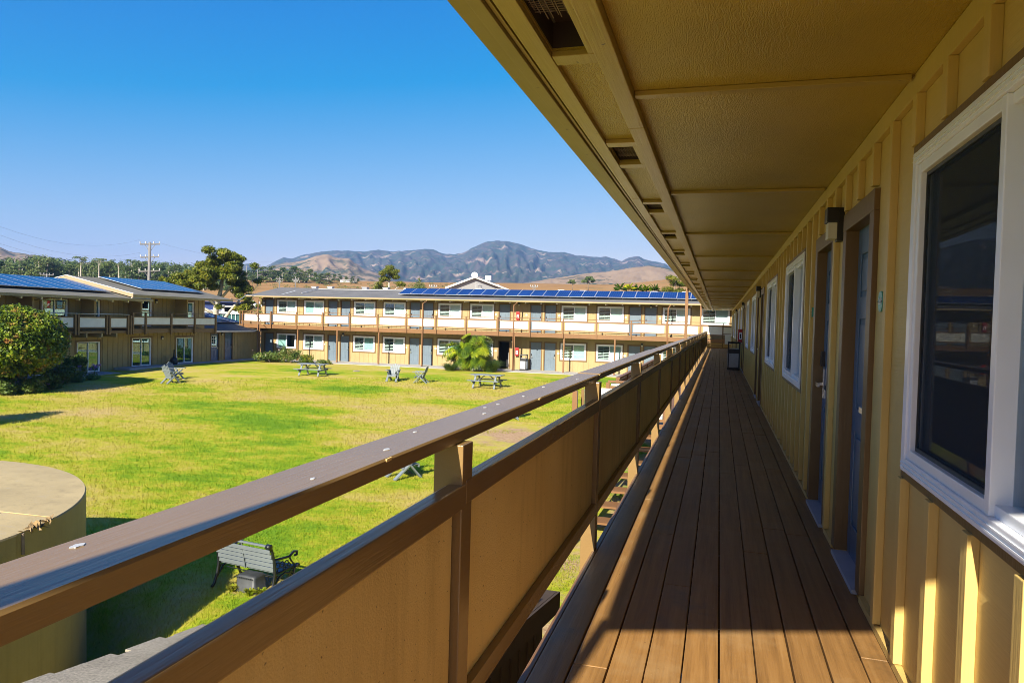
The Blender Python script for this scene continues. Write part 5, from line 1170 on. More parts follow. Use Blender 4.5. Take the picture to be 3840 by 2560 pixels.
def off_frame_shrub():
    x, y = -27.5, 19.1; t = thing('shrub', 'rounded shrub just beyond the left border whose shadow reaches onto the lawn', 'shrub', (x, y, zg(x, y))); z0 = zg(x, y)
    cloud_obj('crown', LM['shrub'], t, n=5000, centers=[(x, y, z0+1.7), (x+0.6, y+0.3, z0+1.4), (x-0.5, y-0.2, z0+1.2), (x+0.2, y+0.4, z0+2.2)], radii=[(1.0, 1.0, 0.9), (0.8, 0.8, 0.7), (0.8, 0.8, 0.7), (0.7, 0.7, 0.6)], size=0.16, aspect=0.55, shell=0.3, seed=2, up=0.35)
    mb = MB(); mb.tube([(x, y, z0-0.1), (x+0.1, y, z0+0.9)], [0.1, 0.07], 7); mb.build('trunk', MT['bark'], t)
off_frame_shrub()
def bush(label, x, y, z0, rx, rz_, n, size, mat, group=None, seed=0, flowers=None, cat='bush'):
    t = thing('bush', label, cat, (x, y, z0), 0, group); r = np.random.default_rng(seed)
    cs_, rs_ = [], []
    for k in range(14):
        a = r.random()*6.28; q = rx*0.6*math.sqrt(r.random()); cs_.append((x+q*math.cos(a), y+q*math.sin(a), z0+rz_*(0.25+0.6*r.random()))); e = rx*(0.25+0.25*r.random()); rs_.append((e, e, e*0.8*min(1, rz_/rx)+0.05))
    cloud_obj('foliage', mat, t, n=n, centers=cs_, radii=rs_, size=size, aspect=0.5, shell=0.2, seed=seed, up=0.4)
    mb = MB()
    for k in range(6): a = k*1.05; mb.tube([(x, y, z0-0.05), (x+0.25*rx*math.cos(a), y+0.25*rx*math.sin(a), z0+rz_*0.4), (x+0.6*rx*math.cos(a), y+0.6*rx*math.sin(a), z0+rz_*0.85)], [0.025, 0.018, 0.008], 5)
    mb.build('stem', MT['bark'], t)
    if flowers:
        m, k_, s = flowers; pc = [tuple(np.array(cs_[i % 14])+r.normal(size=3)*rs_[i % 14][0]*0.6) for i in range(k_)]
        cloud_obj('blossom', m, t, n=k_*6, centers=pc, radii=[(s*0.7,)*3]*k_, size=s, aspect=0.9, shell=0.3, seed=seed+1)
    return t
bush('tall mixed green bush with pale dry sprays beside the lower left sliding door', -35.4, 32.7, zg(-35.4, 32.7), 0.95, 1.45, 3800, 0.15, LM['bed'], None, 21)
bush('low yellow green bush in the bed below the round shrub', -34.4, 30.9, zg(-34.4, 30.9), 0.9, 0.95, 2600, 0.14, LM['bed'], None, 22)
for k, (x, y, q) in enumerate(((-33.3, 26.7, 0.75), (-32.8, 27.9, 0.75), (-33.2, 29.2, 0.7), (-33.9, 26.9, 0.9))): bush('low leafy bush in the bed under the big round shrub, %s' % ('nearest to the camera', 'second from the front', 'under its right edge', 'close to its hidden trunk')[k], x, y, zg(x, y), q, 0.75, 2000, 0.13, LM['bed'], None, 260+k, (LM['purple'], 5, 0.08) if k in (1, 2) else None)
bush('dark low bush at the foot of the lower left sliding door', -35.3, 31.4, zg(-35.3, 31.4), 0.7, 0.6, 1500, 0.13, LM['shrub'], None, 25)
bush('long low flowering bush at the left end of the far wing', -34.2, 49.6, -2.32, 1.7, 0.75, 3600, 0.14, LM['bed'], None, 31, (LM['pink'], 16, 0.10))
bush('taller straggly rose bush in the bed at the left end of the far wing', -32.4, 49.7, -2.32, 1.0, 1.25, 2200, 0.13, LM['bed'], None, 32, (LM['pink'], 10, 0.09))
bush('round reddish bush at the right end of the far flower bed', -31.0, 49.8, -2.32, 0.75, 0.65, 1700, 0.12, LM['shrub'], None, 33)
bush('small low green bush on the lawn edge right of the far flower bed', -29.6, 50.0, -2.32, 0.7, 0.3, 900, 0.12, LM['bed'], None, 34)
def agapanthus(x, y, label, seed):
    t = thing('flower_clump', label, 'flowers', (x, y, zg(x, y)), 0, 'purple flower clumps in the left bed'); r = np.random.default_rng(seed); z0 = zg(x, y)
    mb = MB(); heads = []
    for k in range(7):
        a = r.random()*6.28; q = 0.35*r.random(); h = 0.55+0.35*r.random(); p = (x+q*math.cos(a)*1.5, y+q*math.sin(a)*1.5, z0+h); heads.append(p)
        mb.tube([(x+q*math.cos(a)*0.4, y+q*math.sin(a)*0.4, z0), p], 0.010, 4)
    mb.build('stem', LM['tuft'], t)
    cloud_obj('blossom', LM['purple'], t, n=7*26, centers=heads, radii=[(0.10, 0.10, 0.09)]*7, size=0.07, aspect=0.6, shell=0.3, seed=seed)
    cloud_obj('leaf_blades', LM['tuft'], t, n=260, centers=[(x, y, z0+0.18)], radii=[(0.4, 0.4, 0.2)], size=0.32, aspect=0.12, shell=0.1, seed=seed+1)
agapanthus(-36.3, 30.1, 'purple flower heads on thin stems left of the yellow green bush', 41); agapanthus(-34.9, 31.1, 'purple flower clump between the yellow green bush and the tall bush', 42)
agapanthus(-34.5, 32.0, 'purple flower clump just before the tall mixed bush', 43); agapanthus(-34.7, 33.2, 'purple flower clump at the right end of the left bed', 44)
def tuft(x, y, label, rad, h, n, seed, mat=None):
    t = thing('grass_tuft', label, 'grass clump', (x, y, zg(x, y))); r = np.random.default_rng(seed); z0 = zg(x, y)
    a = r.random(n)*6.28; q = rad*0.35*np.sqrt(r.random(n)); ln = h*(0.6+0.5*r.random(n)); out = rad*(0.4+0.7*r.random(n))
    bx_, by_ = x+q*np.cos(a), y+q*np.sin(a); w_ = 0.012
    sx, sy = -np.sin(a)*w_, np.cos(a)*w_
    b0 = np.stack([bx_-sx, by_-sy, np.full(n, z0)], 1); b1 = np.stack([bx_+sx, by_+sy, np.full(n, z0)], 1)
    m0 = np.stack([bx_+np.cos(a)*out*0.45-sx*.8, by_+np.sin(a)*out*0.45-sy*.8, z0+ln*0.85], 1); m1 = np.stack([bx_+np.cos(a)*out*0.45+sx*.8, by_+np.sin(a)*out*0.45+sy*.8, z0+ln*0.85], 1)
    e0 = np.stack([bx_+np.cos(a)*out, by_+np.sin(a)*out, z0+ln*0.75], 1)
    v = np.stack([b0, b1, m1, m0, e0, e0], 1).reshape(-1, 3); k = np.arange(n)[:, None]*6
    f = np.concatenate([np.concatenate([k, k+1, k+2, k+3], 1), np.concatenate([k+3, k+2, k+4, k+5], 1)])
    v = v + np.tile([[0, 0, 0]]*5+[[0.002, 0.002, 0]], (n, 1))
    link('blade_clump', np_mesh('blade_clump', v, f), mat or LM['tuft'], t); return t
tuft(-18.8, 49.2, 'low spiky green grass clump left of the tall leafy plant', 0.85, 0.6, 420, 51); tuft(-15.95, 50.0, 'tall spiky green grass clump right of the tall leafy plant', 1.15, 0.95, 620, 52)
for k, (x, y) in enumerate(((-7.6, 10.55), (-7.42, 10.62), (-7.98, 10.6), (-7.2, 10.8))): tuft(x, y, ('tuft of long grass in front of the black tub', 'tuft of long grass at the right corner of the black tub', 'tuft of long grass at the left corner of the black tub', 'tuft of long grass by the right iron end of the bench')[k], 0.11, 0.13, 70, 60+k, MT['grass'])

# tall split-leaf plant before the far wing: every big leaf is a piece of its own
ph = thing('leafy_plant', 'tall yellow green plant with big split drooping leaves before the far wing', 'large plant', (-17.6, 50.2, -2.3))
mb = MB(); lob = 7; vs = [(0, 0, 0)]
def leaf_mesh(seed):
    r = random.Random(seed); vs = []; fs = []; n = 7
    for i in range(n+1):
        t = i/n; vs.append((0, t*0.85, -0.30*t*t))
    for i in range(n):
        for s in (-1, 1):
            t = (i+0.5)/n; wd = 0.34*math.sin(math.pi*min(1, t*0.85+0.14))**0.8*(0.85+0.3*r.random()); b = len(vs)
            y0, y1 = i/n*0.85, (i+0.8)/n*0.85; z0, z1 = -0.30*(i/n)**2, -0.30*((i+0.8)/n)**2
            vs += [(0, y0, z0), (0, y1, z1), (s*wd, y1+0.12, z1-0.10-0.1*wd), (s*wd*0.95, y0+0.14, z0-0.10-0.1*wd)]
            fs.append((b, b+1, b+2, b+3) if s > 0 else (b+3, b+2, b+1, b))
    me = bpy.data.meshes.new('leaf'); me.from_pydata(vs, [], fs); me.materials.append(LM['philo']); return me
LFM = [leaf_mesh(s) for s in range(4)]; r = random.Random(77); trunks = []
heads = [(-18.45, 50.2, -0.55, 1.0), (-18.2, 49.9, -1.2, 1.0), (-17.2, 50.3, 0.05, 1.1), (-16.9, 50.0, -0.55, 1.1), (-17.6, 49.9, -0.6, 1.1), (-16.9, 49.8, -1.3, 0.8), (-17.8, 50.5, -1.2, 1.0)]
for hx, hy, hz, hr in heads:
    trunks.append((hx, hy, hz))
    for k in range(int(40*hr)):
        a = r.random()*6.28; el = r.uniform(-0.75, 0.95); q = hr*(0.30+0.38*r.random())
        p = Vector((hx+q*math.cos(a)*math.cos(el), hy+q*math.sin(a)*math.cos(el)*0.8, hz+q*math.sin(el)*0.95))
        sc = r.uniform(0.7, 1.1)
        M_ = Matrix.Translation(p) @ Matrix.Rotation(a-math.pi/2+r.uniform(-0.5, 0.5), 4, 'Z') @ Matrix.Rotation(el*0.6-0.55+r.uniform(-0.4, 0.3), 4, 'X') @ Matrix.Rotation(r.uniform(-0.5, 0.5), 4, 'Y') @ Matrix.Scale(sc, 4)
        link('leaf', LFM[r.randrange(4)], None, ph, M_)
mb = MB()
for hx, hy, hz in trunks: mb.tube([(-17.5+0.3*(hx+17.5), 50.2, -2.4), (-17.5+0.6*(hx+17.5), 50.2, -1.7), (hx, hy, hz)], [0.16, 0.13, 0.09], 8)
mb.build('trunk', MT['bark'], ph, smooth=True)

# grass blades on the lawn where they are near enough to show
def grass():
    r = np.random.default_rng(3); n = 210000
    az = np.radians(r.uniform(-54, 2, n)); rr_ = 7.5*np.exp(r.random(n)*math.log(46/7.5)); x, y = rr_*np.sin(az), rr_*np.cos(az)
    keep = (x < -1.2) & (y < 50.5) & (x > -36.2) & ((x-tcx)**2+(y-tcy)**2 > (tr+0.05)**2) & ~((x > -2.6) & (y < 5.3))
    soil = np.array([mnoise.noise((a*0.55, b*0.55, 0.0)) for a, b in zip(x, y)])
    dp = np.hypot(x+7.5, y-25.9); edge = (x > -4.2)
    keep &= ~((dp < 2.6) & (soil > -0.25)) & ~(edge & (soil > -0.12))
    x, y, rr_ = x[keep], y[keep], rr_[keep]; n = len(x)
    z = np.array([zg(a, b) for a, b in zip(x, y)]); a = r.random(n)*6.283; h_ = (0.028+0.045*r.random(n))*(1+rr_*0.012); w_ = 0.004*(rr_/8)**0.9
    l = h_*r.uniform(0.2, 1.0, n); la = r.random(n)*6.283
    p0 = np.stack([x-np.cos(a)*w_, y-np.sin(a)*w_, z-0.01], 1); p1 = np.stack([x+np.cos(a)*w_, y+np.sin(a)*w_, z-0.01], 1); p2 = np.stack([x+l*np.cos(la), y+l*np.sin(la), z+h_], 1)
    v = np.stack([p0, p1, p2], 1).reshape(-1, 3); o = link('grass', np_mesh('grass', v, np.arange(n*3).reshape(-1, 3)), MT['grass'])
    tag(o, 'short mown grass blades covering the courtyard lawn', None, None, 'stuff')
grass()
# ================================================================ beyond the motel
def at(az, el, r):
    x, y = azdir(az, r); return Vector((x, y, 1.45+r*math.tan(math.radians(el))))
def fz(az, r):
    el = interp(az, FIELD_EL); t = min(1, max(0, (r-70)/310)); return -2.75 + (1.45+380*math.tan(math.radians(el))+2.75)*t**1.25
# grey building with the white gable
gb = thing('house', 'light grey gabled house with white trim and a satellite dish behind the far wing', 'house', at(-19.15, 0, 88))
R0 = 88; pk = at(-19.15, 3.30, R0); lf = at(-21.32, 2.42, R0); rt_ = at(-16.55, 2.42, R0+2.6)
fd = Vector((pk.x, pk.y, 0)).normalized(); hx = Vector((rt_.x-lf.x, rt_.y-lf.y, 0)).normalized(); bk = Vector((-hx.y, hx.x, 0))*1.0
if bk.dot(fd) < 0: bk = -bk
bk = (bk + hx*0.35).normalized()
def quad(mb, a, b, c, d): mb.add([a, b, c, d], [(0, 1, 2, 3)])
mb = MB(); base = Vector((0, 0, -4.5)); dl = bk*16
v = [lf+base, rt_+base, rt_, pk, lf]; vb = [p+dl for p in v]
mb.add(v+vb, [(0, 1, 2, 3, 4), (9, 8, 7, 6, 5), (0, 5, 6, 1), (1, 6, 7, 2), (4, 9, 5, 0)]); mb.build('wall', MT['grey_siding'], gb)
mb = MB(); up = Vector((0, 0, 0.12)); ov = bk*-0.3
for a, b in ((pk, lf), (pk, rt_)):
    e = (b-a)*1.05; p = [a+ov+up, a+e+ov+up, a+e+dl+up, a+dl+up]; mb.add(p+[q-Vector((0, 0, 0.1)) for q in p], [(0, 1, 2, 3), (7, 6, 5, 4), (0, 4, 5, 1), (1, 5, 6, 2), (2, 6, 7, 3), (3, 7, 4, 0)])
mb.build('roof', MT['shingle_far'], gb)
for a, b in ((pk, lf), (pk, rt_)):
    mb = MB(); mb.bar(a+ov*1.15+up, a+(b-a)*1.05+ov*1.15+up, 0.08, 0.22); mb.build('barge_board', MT['white_trim'], gb)
mb = MB(); c = pk+hx*0.4+ov
for k in range(7): q = c+Vector((0, 0, -0.5-0.3*k)); mb.bar(q-hx*0.2, q+hx*0.2, 0.02, 0.03)
mb.bar(c-hx*0.2+Vector((0, 0, -0.4)), c-hx*0.2+Vector((0, 0, -3.2)), 0.03, 0.03); mb.bar(c+hx*0.2+Vector((0, 0, -0.4)), c+hx*0.2+Vector((0, 0, -3.2)), 0.03, 0.03); mb.build('ladder', MT['alu'], gb)
for k, (f_, s) in enumerate(((0.25, 0.5), (0.42, 0.6), (0.55, 0.45), (0.7, 0.6), (0.8, 0.5))):
    q = pk+(rt_-pk)*f_+bk*3+up; mb = MB(); mb.box(q.x-s*0.5, q.x+s*0.5, q.y-s*0.5, q.y+s*0.5, q.z, q.z+s*0.55); mb.build('roof_unit', MT['white'], gb)
dishp = pk+Vector((0, 0, 0.35))
sdh = thing('satellite_dish', 'round white satellite dish on the peak of the grey gabled house', 'satellite dish', pk)
mb = MB(); mb.cyl(pk+up, dishp, 0.04, n=6); mb.build('mast', MT['alu'], sdh)
mb = MB(); mb.lathe([(0.02, -0.08), (0.25, -0.03), (0.38, 0.05), (0.40, 0.07), (0.36, 0.05), (0.02, -0.05)], n=18)
rq = (-fd+Vector((0, 0, 0.3))).to_track_quat('Z', 'Y').to_matrix().to_4x4(); mb.build('dish', MT['white'], sdh, Matrix.Translation(dishp-fd*0.15) @ rq)
q = pk+(rt_-pk)*0.42+up; s2 = thing('roof_antenna', 'small white box antenna on the right slope of the grey gabled house', 'antenna', q)
mb = MB(); mb.box(q.x-0.35, q.x+0.35, q.y-0.2, q.y+0.2, q.z+0.25, q.z+0.85); mb.build('box', MT['white'], s2); mb = MB(); mb.cyl(q, q+Vector((0, 0, 0.3)), 0.05, n=6); mb.build('mast', MT['alu'], s2)

# navy building, white shed, green fence, caravan, car: seen through the gap between the wings
nb = thing('building', 'long low navy blue building with white base behind the gap between the wings', 'building', at(-38, -0.6, 110))
def slabq(mb, az0, az1, r, el0, el1, th):
    a, b = at(az0, 0, r), at(az1, 0, r); d = (b-a); d.z = 0; nrm = Vector((-d.y, d.x, 0)).normalized()
    if nrm.dot(a) < 0: nrm = -nrm
    z0 = 1.45+r*math.tan(math.radians(el0)); z1 = 1.45+r*math.tan(math.radians(el1)); t = nrm*th
    P = [Vector((p.x, p.y, z)) for z in (z0, z1) for p in (a, b, b+t, a+t)]
    mb.add(P, [(3, 2, 1, 0), (4, 5, 6, 7), (0, 1, 5, 4), (1, 2, 6, 5), (2, 3, 7, 6), (3, 0, 4, 7)]); return mb
slabq(MB(), -42.5, -36.35, 110, 0.22, 0.80, 8).build('wall', MT['blue_shed'], nb); slabq(MB(), -42.5, -36.9, 109.8, 0.02, 0.22, 8).build('base_band', MT['white'], nb)
slabq(MB(), -42.5, -36.3, 109.5, 0.80, 0.86, 9).build('roof', MT['blue_shed'], nb); slabq(MB(), -42.5, -36.9, 110, -1.8, 0.02, 8).build('foundation', MT['concrete'], nb)
gf = thing('fence', 'dark green board fence with white posts below the navy building', 'fence', at(-38, -1, 92))
for k in range(9):
    a = -39.4+k*0.29; slabq(MB(), a+0.012, a+0.278, 92, -1.4, -0.03, 0.05).build('board_panel', MT['green_fence'], gf); slabq(MB(), a-0.012, a+0.012, 91.9, -1.6, 0.0, 0.1).build('post', MT['white'], gf)
slabq(MB(), -39.4, -36.8, 91.85, -0.03, 0.0, 0.15).build('top_rail', MT['white'], gf)
ws = thing('shed', 'small white shed with grey green roof and dark opening before the navy building', 'shed', at(-37.6, -0.5, 96))
slabq(MB(), -38.03, -37.86, 96, -0.9, 0.60, 1.8).build('wall', MT['white'], ws); slabq(MB(), -37.42, -37.36, 96, -0.9, 0.45, 1.8).build('wall', MT['white'], ws); slabq(MB(), -37.86, -37.42, 97, -0.9, 0.45, 0.6).build('back_wall', MT['rubber'], ws); slabq(MB(), -37.86, -37.42, 96, -0.9, 0.1, 0.1).build('wall', MT['white'], ws)
slabq(MB(), -38.06, -37.28, 95.6, 0.46, 0.58, 2.6).build('roof', MT['grey_siding'], ws)
gz = thing('metal_frame', 'dark metal frame with a red strip beside the white shed', 'metal frame', at(-38.2, -0.5, 94))
for k, (a, b) in enumerate(((-38.40, -38.37), (-38.12, -38.09), (-38.27, -38.24))): slabq(MB(), a, b, 94, -1.0, 0.16, 0.05).build('upright', MT['black'], gz)
slabq(MB(), -38.40, -38.09, 94, 0.13, 0.18, 0.05).build('top_bar', MT['black'], gz); slabq(MB(), -38.3, -38.02, 93.8, -0.20, -0.14, 0.3).build('strip', MT['red'], gz)
cv = thing('caravan', 'white caravan with a bright blue cover on its left behind the parked car', 'caravan', at(-36, 0.6, 150))
slabq(MB(), -36.22, -35.75, 150, 0.62, 0.95, 2.4).build('body', MT['white'], cv); slabq(MB(), -36.1, -35.85, 150, 0.95, 1.02, 2.4).build('roof', MT['white'], cv); slabq(MB(), -35.55, -35.38, 150, 0.52, 0.95, 2.4).build('annex', MT['grey_siding'], cv)
slabq(MB(), -36.32, -36.12, 149.5, 0.66, 0.93, 1.0).build('cover', MT['tarp_blue'], cv); slabq(MB(), -36.22, -35.38, 150, 0.40, 0.55, 2.2).build('chassis', MT['rubber'], cv)
car = thing('parked_car', 'white parked saloon car in front of the caravan', 'car', at(-36, 0.5, 146), 0.6)
cb = at(-35.98, 0.44, 146); cz0 = cb.z
A = lambda mb, n, m, bv=0.0: mb.build(n, m, car, Matrix.Translation((cb.x, cb.y, cz0)) @ Matrix.Rotation(0.6, 4, 'Z'), bv)
A(MB().prism([(-2.2, 0.3), (2.2, 0.3), (2.25, 0.62), (1.2, 0.82), (-1.7, 0.86), (-2.25, 0.72)], 'y', -0.85, 0.85), 'body', MT['white'], 0.06)
A(MB().prism([(-1.5, 0.85), (1.1, 0.82), (0.5, 1.32), (-1.0, 1.34)], 'y', -0.74, 0.74), 'cabin', MT['rubber'], 0.03); A(MB().prism([(-1.05, 1.30), (0.52, 1.28), (0.45, 1.36), (-0.95, 1.38)], 'y', -0.76, 0.76), 'roof', MT['white'])
for sx in (-1.35, 1.35):
    for sy in (-0.82, 0.82): A(MB().cyl((sx, sy-0.1, 0.32), (sx, sy+0.1, 0.32), 0.33, n=16), 'wheel', MT['tyre'])
lb = thing('building', 'long low pale building far off on the brown field', 'building', at(-29, 2.7, 360))
slabq(MB(), -29.56, -28.33, 360, 2.60, 2.80, 8).build('wall', MT['white'], lb); slabq(MB(), -29.58, -28.30, 359.5, 2.80, 2.84, 9).build('roof', MT['grey_siding'], lb)

# ---------------------------------------------------------------- poles and cables
def pole(label, az, el_top, r, arms, tilt=0.0, rad=0.15, z0=None, group='utility poles'):
    top = at(az, el_top, r); zb = fz(az, r)-0.3 if z0 is None else z0; t = thing('utility_pole', label, 'utility pole', (top.x, top.y, zb), 0, group)
    sd = Vector((math.cos(math.radians(az)), -math.sin(math.radians(az)), 0)); bt = Vector((top.x, top.y, zb))+sd*tilt
    MB().cyl(bt, top, rad*1.25, rad, 10).build('pole', MT['pole'], t, smooth=True)
    for dz, half, rise in arms:
        c = top-Vector((0, 0, dz)); a, b = c-sd*half+Vector((0, 0, -rise)), c+sd*half+Vector((0, 0, rise))
        arm = MB().bar(a, b, 0.16, 0.14).build('crossarm', MT['pole'], t)
        for f_ in (0.02, 0.3, 0.7, 0.98):
            q = a.lerp(b, f_); MB().cyl(q+Vector((0, 0, 0.05)), q+Vector((0, 0, 0.30)), 0.05, 0.07, 8).build('insulator', MT['porcelain'], arm)
        for s in (-1, 1): MB().bar(c-Vector((0, 0, 0.9)), c+sd*half*0.55*s, 0.05, 0.05).build('brace', MT['pole'], t)
    return top, sd
ptop, psd = pole('tall weathered utility pole with three crossarms behind the left wing', -42.83, 4.88, 95, [(0.25, 1.05, 0.08), (1.75, 0.98, 0.1), (3.4, 1.1, 0.1)], -0.15, 0.15)
pole('short pole with one crossarm just above the left roof', -48.96, 2.32, 150, [(0.2, 1.0, 0)], 0.0, 0.13)
pole('pale pole with doubled crossarms above the far roof, left one of two', -34.03, 2.85, 210, [(0.6, 0.9, 0.0), (1.3, 0.8, 0.0)], 0.0, 0.12); pole('pale pole with doubled crossarms above the far roof, right one of two', -32.87, 2.95, 210, [(1.0, 0.9, 0.05), (1.5, 0.6, 0.0)], 0.0, 0.12)
pole('plain thin pole left of the far pines at the edge of the brown field', -36.36, 3.57, 300, [], 0.0, 0.14); pole('plain thin pole by the far pines, right of the other bare pole', -35.6, 3.35, 300, [], 0.0, 0.12)
pole('small pole with a crossarm behind the grey gabled house', -14.4, 2.95, 120, [(0.4, 0.6, 0)], 0.0, 0.08); pole('small pole with a crossarm left of the grey gabled house', -22.4, 2.72, 120, [(0.4, 0.6, 0)], 0.0, 0.08)
def cable(label, pts, sag, r=0.007, group='overhead cables'):
    P = []
    for a, b in zip(pts[:-1], pts[1:]):
        for k in range(13):
            t = k/12; q = Vector(a).lerp(Vector(b), t); q.z -= sag*4*t*(1-t); P.append(q)
    o = MB().tube(P, r, 4).build('cable', MT['wire']); tag(o, label, 'cable', group); return o
e0 = ptop-psd*1.0+Vector((0, 0, 0.2))
cable('topmost thin cable from the tall pole towards the upper left', [e0, at(-53.5, 6.0, 75)], 1.6); cable('middle thin cable from the tall pole towards the left', [e0-Vector((0, 0, 1.5)), at(-53.5, 5.5, 75)], 1.5); cable('lowest thin cable from the tall pole towards the left', [e0-Vector((0, 0, 2.0)), at(-53.5, 4.85, 75)], 1.4)
cable('thin cable from the tall pole to the right above the big cypress', [ptop+psd*0.9, at(-33, 4.05, 120)], 0.8)
LR = Vector((-36.3, 47.4, 2.62))
cable('white service cable sagging between the left roof corner and the far roof', [LR, Vector((-38.3, 52.0, 3.05)), Vector((-35.0, 54.2, 3.55))], 0.25, 0.022, 'white service cables between the roofs'); cable('second white service cable below the first, roof to roof', [Vector((-36.2, 47.4, 2.5)), Vector((-38.4, 52.0, 2.95))], 0.18, 0.02, 'white service cables between the roofs')

# ---------------------------------------------------------------- trees
def tree(name, label, az, r, z0, clumps, mat, n, size, trunk, aspect=0.35, group=None, seed=0, bark='bark', shell=0.25):
    """clumps in (side, depth, height, radius); side runs to the right as seen from the motel"""
    x, y = azdir(az, r); t = thing(name, label, 'tree', (x, y, z0), 0, group); sd = Vector((math.cos(math.radians(az)), -math.sin(math.radians(az)), 0)); fd = Vector((math.sin(math.radians(az)), math.cos(math.radians(az)), 0)); o = Vector((x, y, z0))
    cs_ = [tuple(o+sd*a+fd*b+Vector((0, 0, c))) for a, b, c, q in clumps]; rs_ = [(q, q, q*0.62) for *_, q in clumps]
    cloud_obj('crown', mat, t, n=n, centers=cs_, radii=rs_, size=size, aspect=aspect, shell=shell, seed=seed, up=0.5)
    mb = MB()
    for pts, rr_ in trunk: mb.tube([o+sd*a+fd*b+Vector((0, 0, c)) for a, b, c in pts], rr_, 8)
    mb.build('trunk', MT[bark], t, smooth=True); return t
rr0 = random.Random(31)
cl = []
for (a, c, q, k) in ((0.6, 7.4, 1.0, 8), (-0.3, 6.8, 1.0, 8), (-1.2, 6.0, 1.0, 7), (1.0, 6.2, 1.1, 8), (-1.0, 5.2, 1.0, 7), (-2.2, 4.8, 1.0, 7), (-3.6, 4.2, 0.9, 7), (1.9, 3.4, 0.9, 5), (1.5, 7.2, 0.9, 5), (2.3, 6.2, 1.0, 6), (-1.7, 5.6, 1.0, 7), (-3.0, 4.8, 1.0, 7), (-4.2, 4.4, 0.9, 6), (-5.0, 4.5, 0.7, 4), (0.3, 5.8, 1.2, 8), (1.7, 5.0, 1.1, 7), (2.6, 4.2, 0.9, 6), (-0.8, 4.6, 1.1, 7), (-2.4, 3.9, 1.0, 5), (3.3, 3.2, 0.7, 5), (3.6, 2.6, 0.6, 3), (2.4, 1.9, 0.9, 6), (1.2, 2.3, 0.7, 3), (2.9, 5.2, 0.8, 4)):
    for i in range(k): cl.append((a+rr0.gauss(0, 0.55), rr0.gauss(0, 1.2), c+rr0.gauss(0, 0.35), q*rr0.uniform(0.42, 0.72)))
tree('cypress_tree', 'big windswept cypress with yellow green clumped crown behind the left wing', -38.3, 80, 0.0-1.6, [(a, b, c+1.6-0.0, q) for a, b, c, q in cl], LM['cypress'], 62000, 0.24,
     [([(0.1, 0, -1.5), (0.0, 0, 1.5), (-0.25, 0, 3.2), (0.2, 0.2, 5.2), (0.6, 0, 8.2)], [0.42, 0.36, 0.30, 0.2, 0.08]), ([(0.05, 0, 1.6), (0.9, 0, 2.9), (1.6, 0, 3.9), (2.6, 0, 5.0)], [0.2, 0.15, 0.12, 0.06]), ([(-0.2, 0, 2.9), (-1.2, 0, 3.4), (-2.2, 0, 3.1), (-2.0, 0, 1.5), (-1.4, 0, 0.4)], [0.2, 0.16, 0.13, 0.1, 0.08]), ([(-0.1, 0, 3.8), (-1.8, 0, 5.2), (-4.2, 0, 6.0)], [0.16, 0.12, 0.05]), ([(0.2, 0, 4.5), (1.4, 0, 6.0), (2.4, 0, 7.4)], [0.15, 0.1, 0.04])], 0.35, None, 3, 'palebark')
def scatter(spec, seed):
    r = random.Random(seed); out = []
    for a, c, q, k in spec:
        for i in range(k): out.append((a+r.gauss(0, q*0.5), r.gauss(0, q), c+r.gauss(0, q*0.32), q*r.uniform(0.5, 0.85)))
    return out
zb = fz(-25.8, 125); top = at(-25.85, 3.83, 125).z-zb
tree('cypress_tree', 'open crowned cypress standing behind the far roof, left of the small conifer', -25.85, 125, zb, scatter([(0.1, top-0.8, 1.1, 8), (-0.9, top-1.6, 0.9, 5), (1.1, top-1.4, 0.8, 4), (-1.9, top-3.4, 1.0, 6), (2.3, top-2.6, 0.8, 5), (1.6, top-4.2, 0.9, 6), (-0.4, top-3.9, 0.8, 4), (-2.3, top-4.4, 0.9, 5), (3.5, top-4.6, 0.6, 4)], 5), LM['cypress'], 16000, 0.24,
     [([(0, 0, 0), (0.1, 0, top*0.5), (0.0, 0, top-1)], [0.3, 0.22, 0.08]), ([(0.05, 0, top*0.4), (1.1, 0, top*0.65), (2.2, 0, top-2.6)], [0.16, 0.1, 0.05]), ([(0.05, 0, top*0.45), (-0.9, 0, top*0.65), (-1.8, 0, top-3)], [0.16, 0.1, 0.05])], 0.35, None, 6, 'palebark')
zb = fz(-23.4, 120); top = at(-23.48, 3.28, 120).z-zb
tree('conifer', 'small pointed conifer behind the far roof, right of the open cypress', -23.48, 120, zb, [(0.10*k*((-1)**k)*0.7, 0, top-0.25*k-0.1, 0.13+0.105*k) for k in range(12)], LM['pine'], 3600, 0.24, [([(0, 0, 0), (0, 0, top)], [0.14, 0.03])], 0.25, None, 7)
zb = fz(-3.5, 110); top = at(-3.54, 4.02, 110).z-zb
tree('cypress_tree', 'green tree partly hidden by the soffit edge at the right end of the far roof', -3.5, 110, zb, scatter([(-0.1, top-0.9, 0.9, 8), (0.9, top-1.7, 0.8, 6), (-1.1, top-2.6, 0.8, 6), (0.2, top-2.8, 1.0, 7), (1.4, top-3.0, 0.7, 5)], 9), LM['cypress'], 7000, 0.22, [([(0, 0, 0), (0, 0, top*0.6), (0.2, 0, top-0.8)], [0.22, 0.16, 0.05])], 0.35, None, 10)
zb = fz(-10.1, 300); top = at(-10.13, 3.78, 300).z-zb
tree('round_tree', 'dark round tree alone on the tan field, larger of the two', -10.13, 300, zb, scatter([(0, top-1.4, 1.3, 9), (-1.6, top-2.4, 1.2, 7), (1.5, top-2.2, 1.2, 7)], 12), LM['pine'], 4200, 0.4, [([(0, 0, 0), (0, 0, top-1)], [0.3, 0.1])], 0.4, 'dark trees on the tan field', 13)
zb = fz(-11.4, 300); top = at(-11.36, 3.42, 300).z-zb
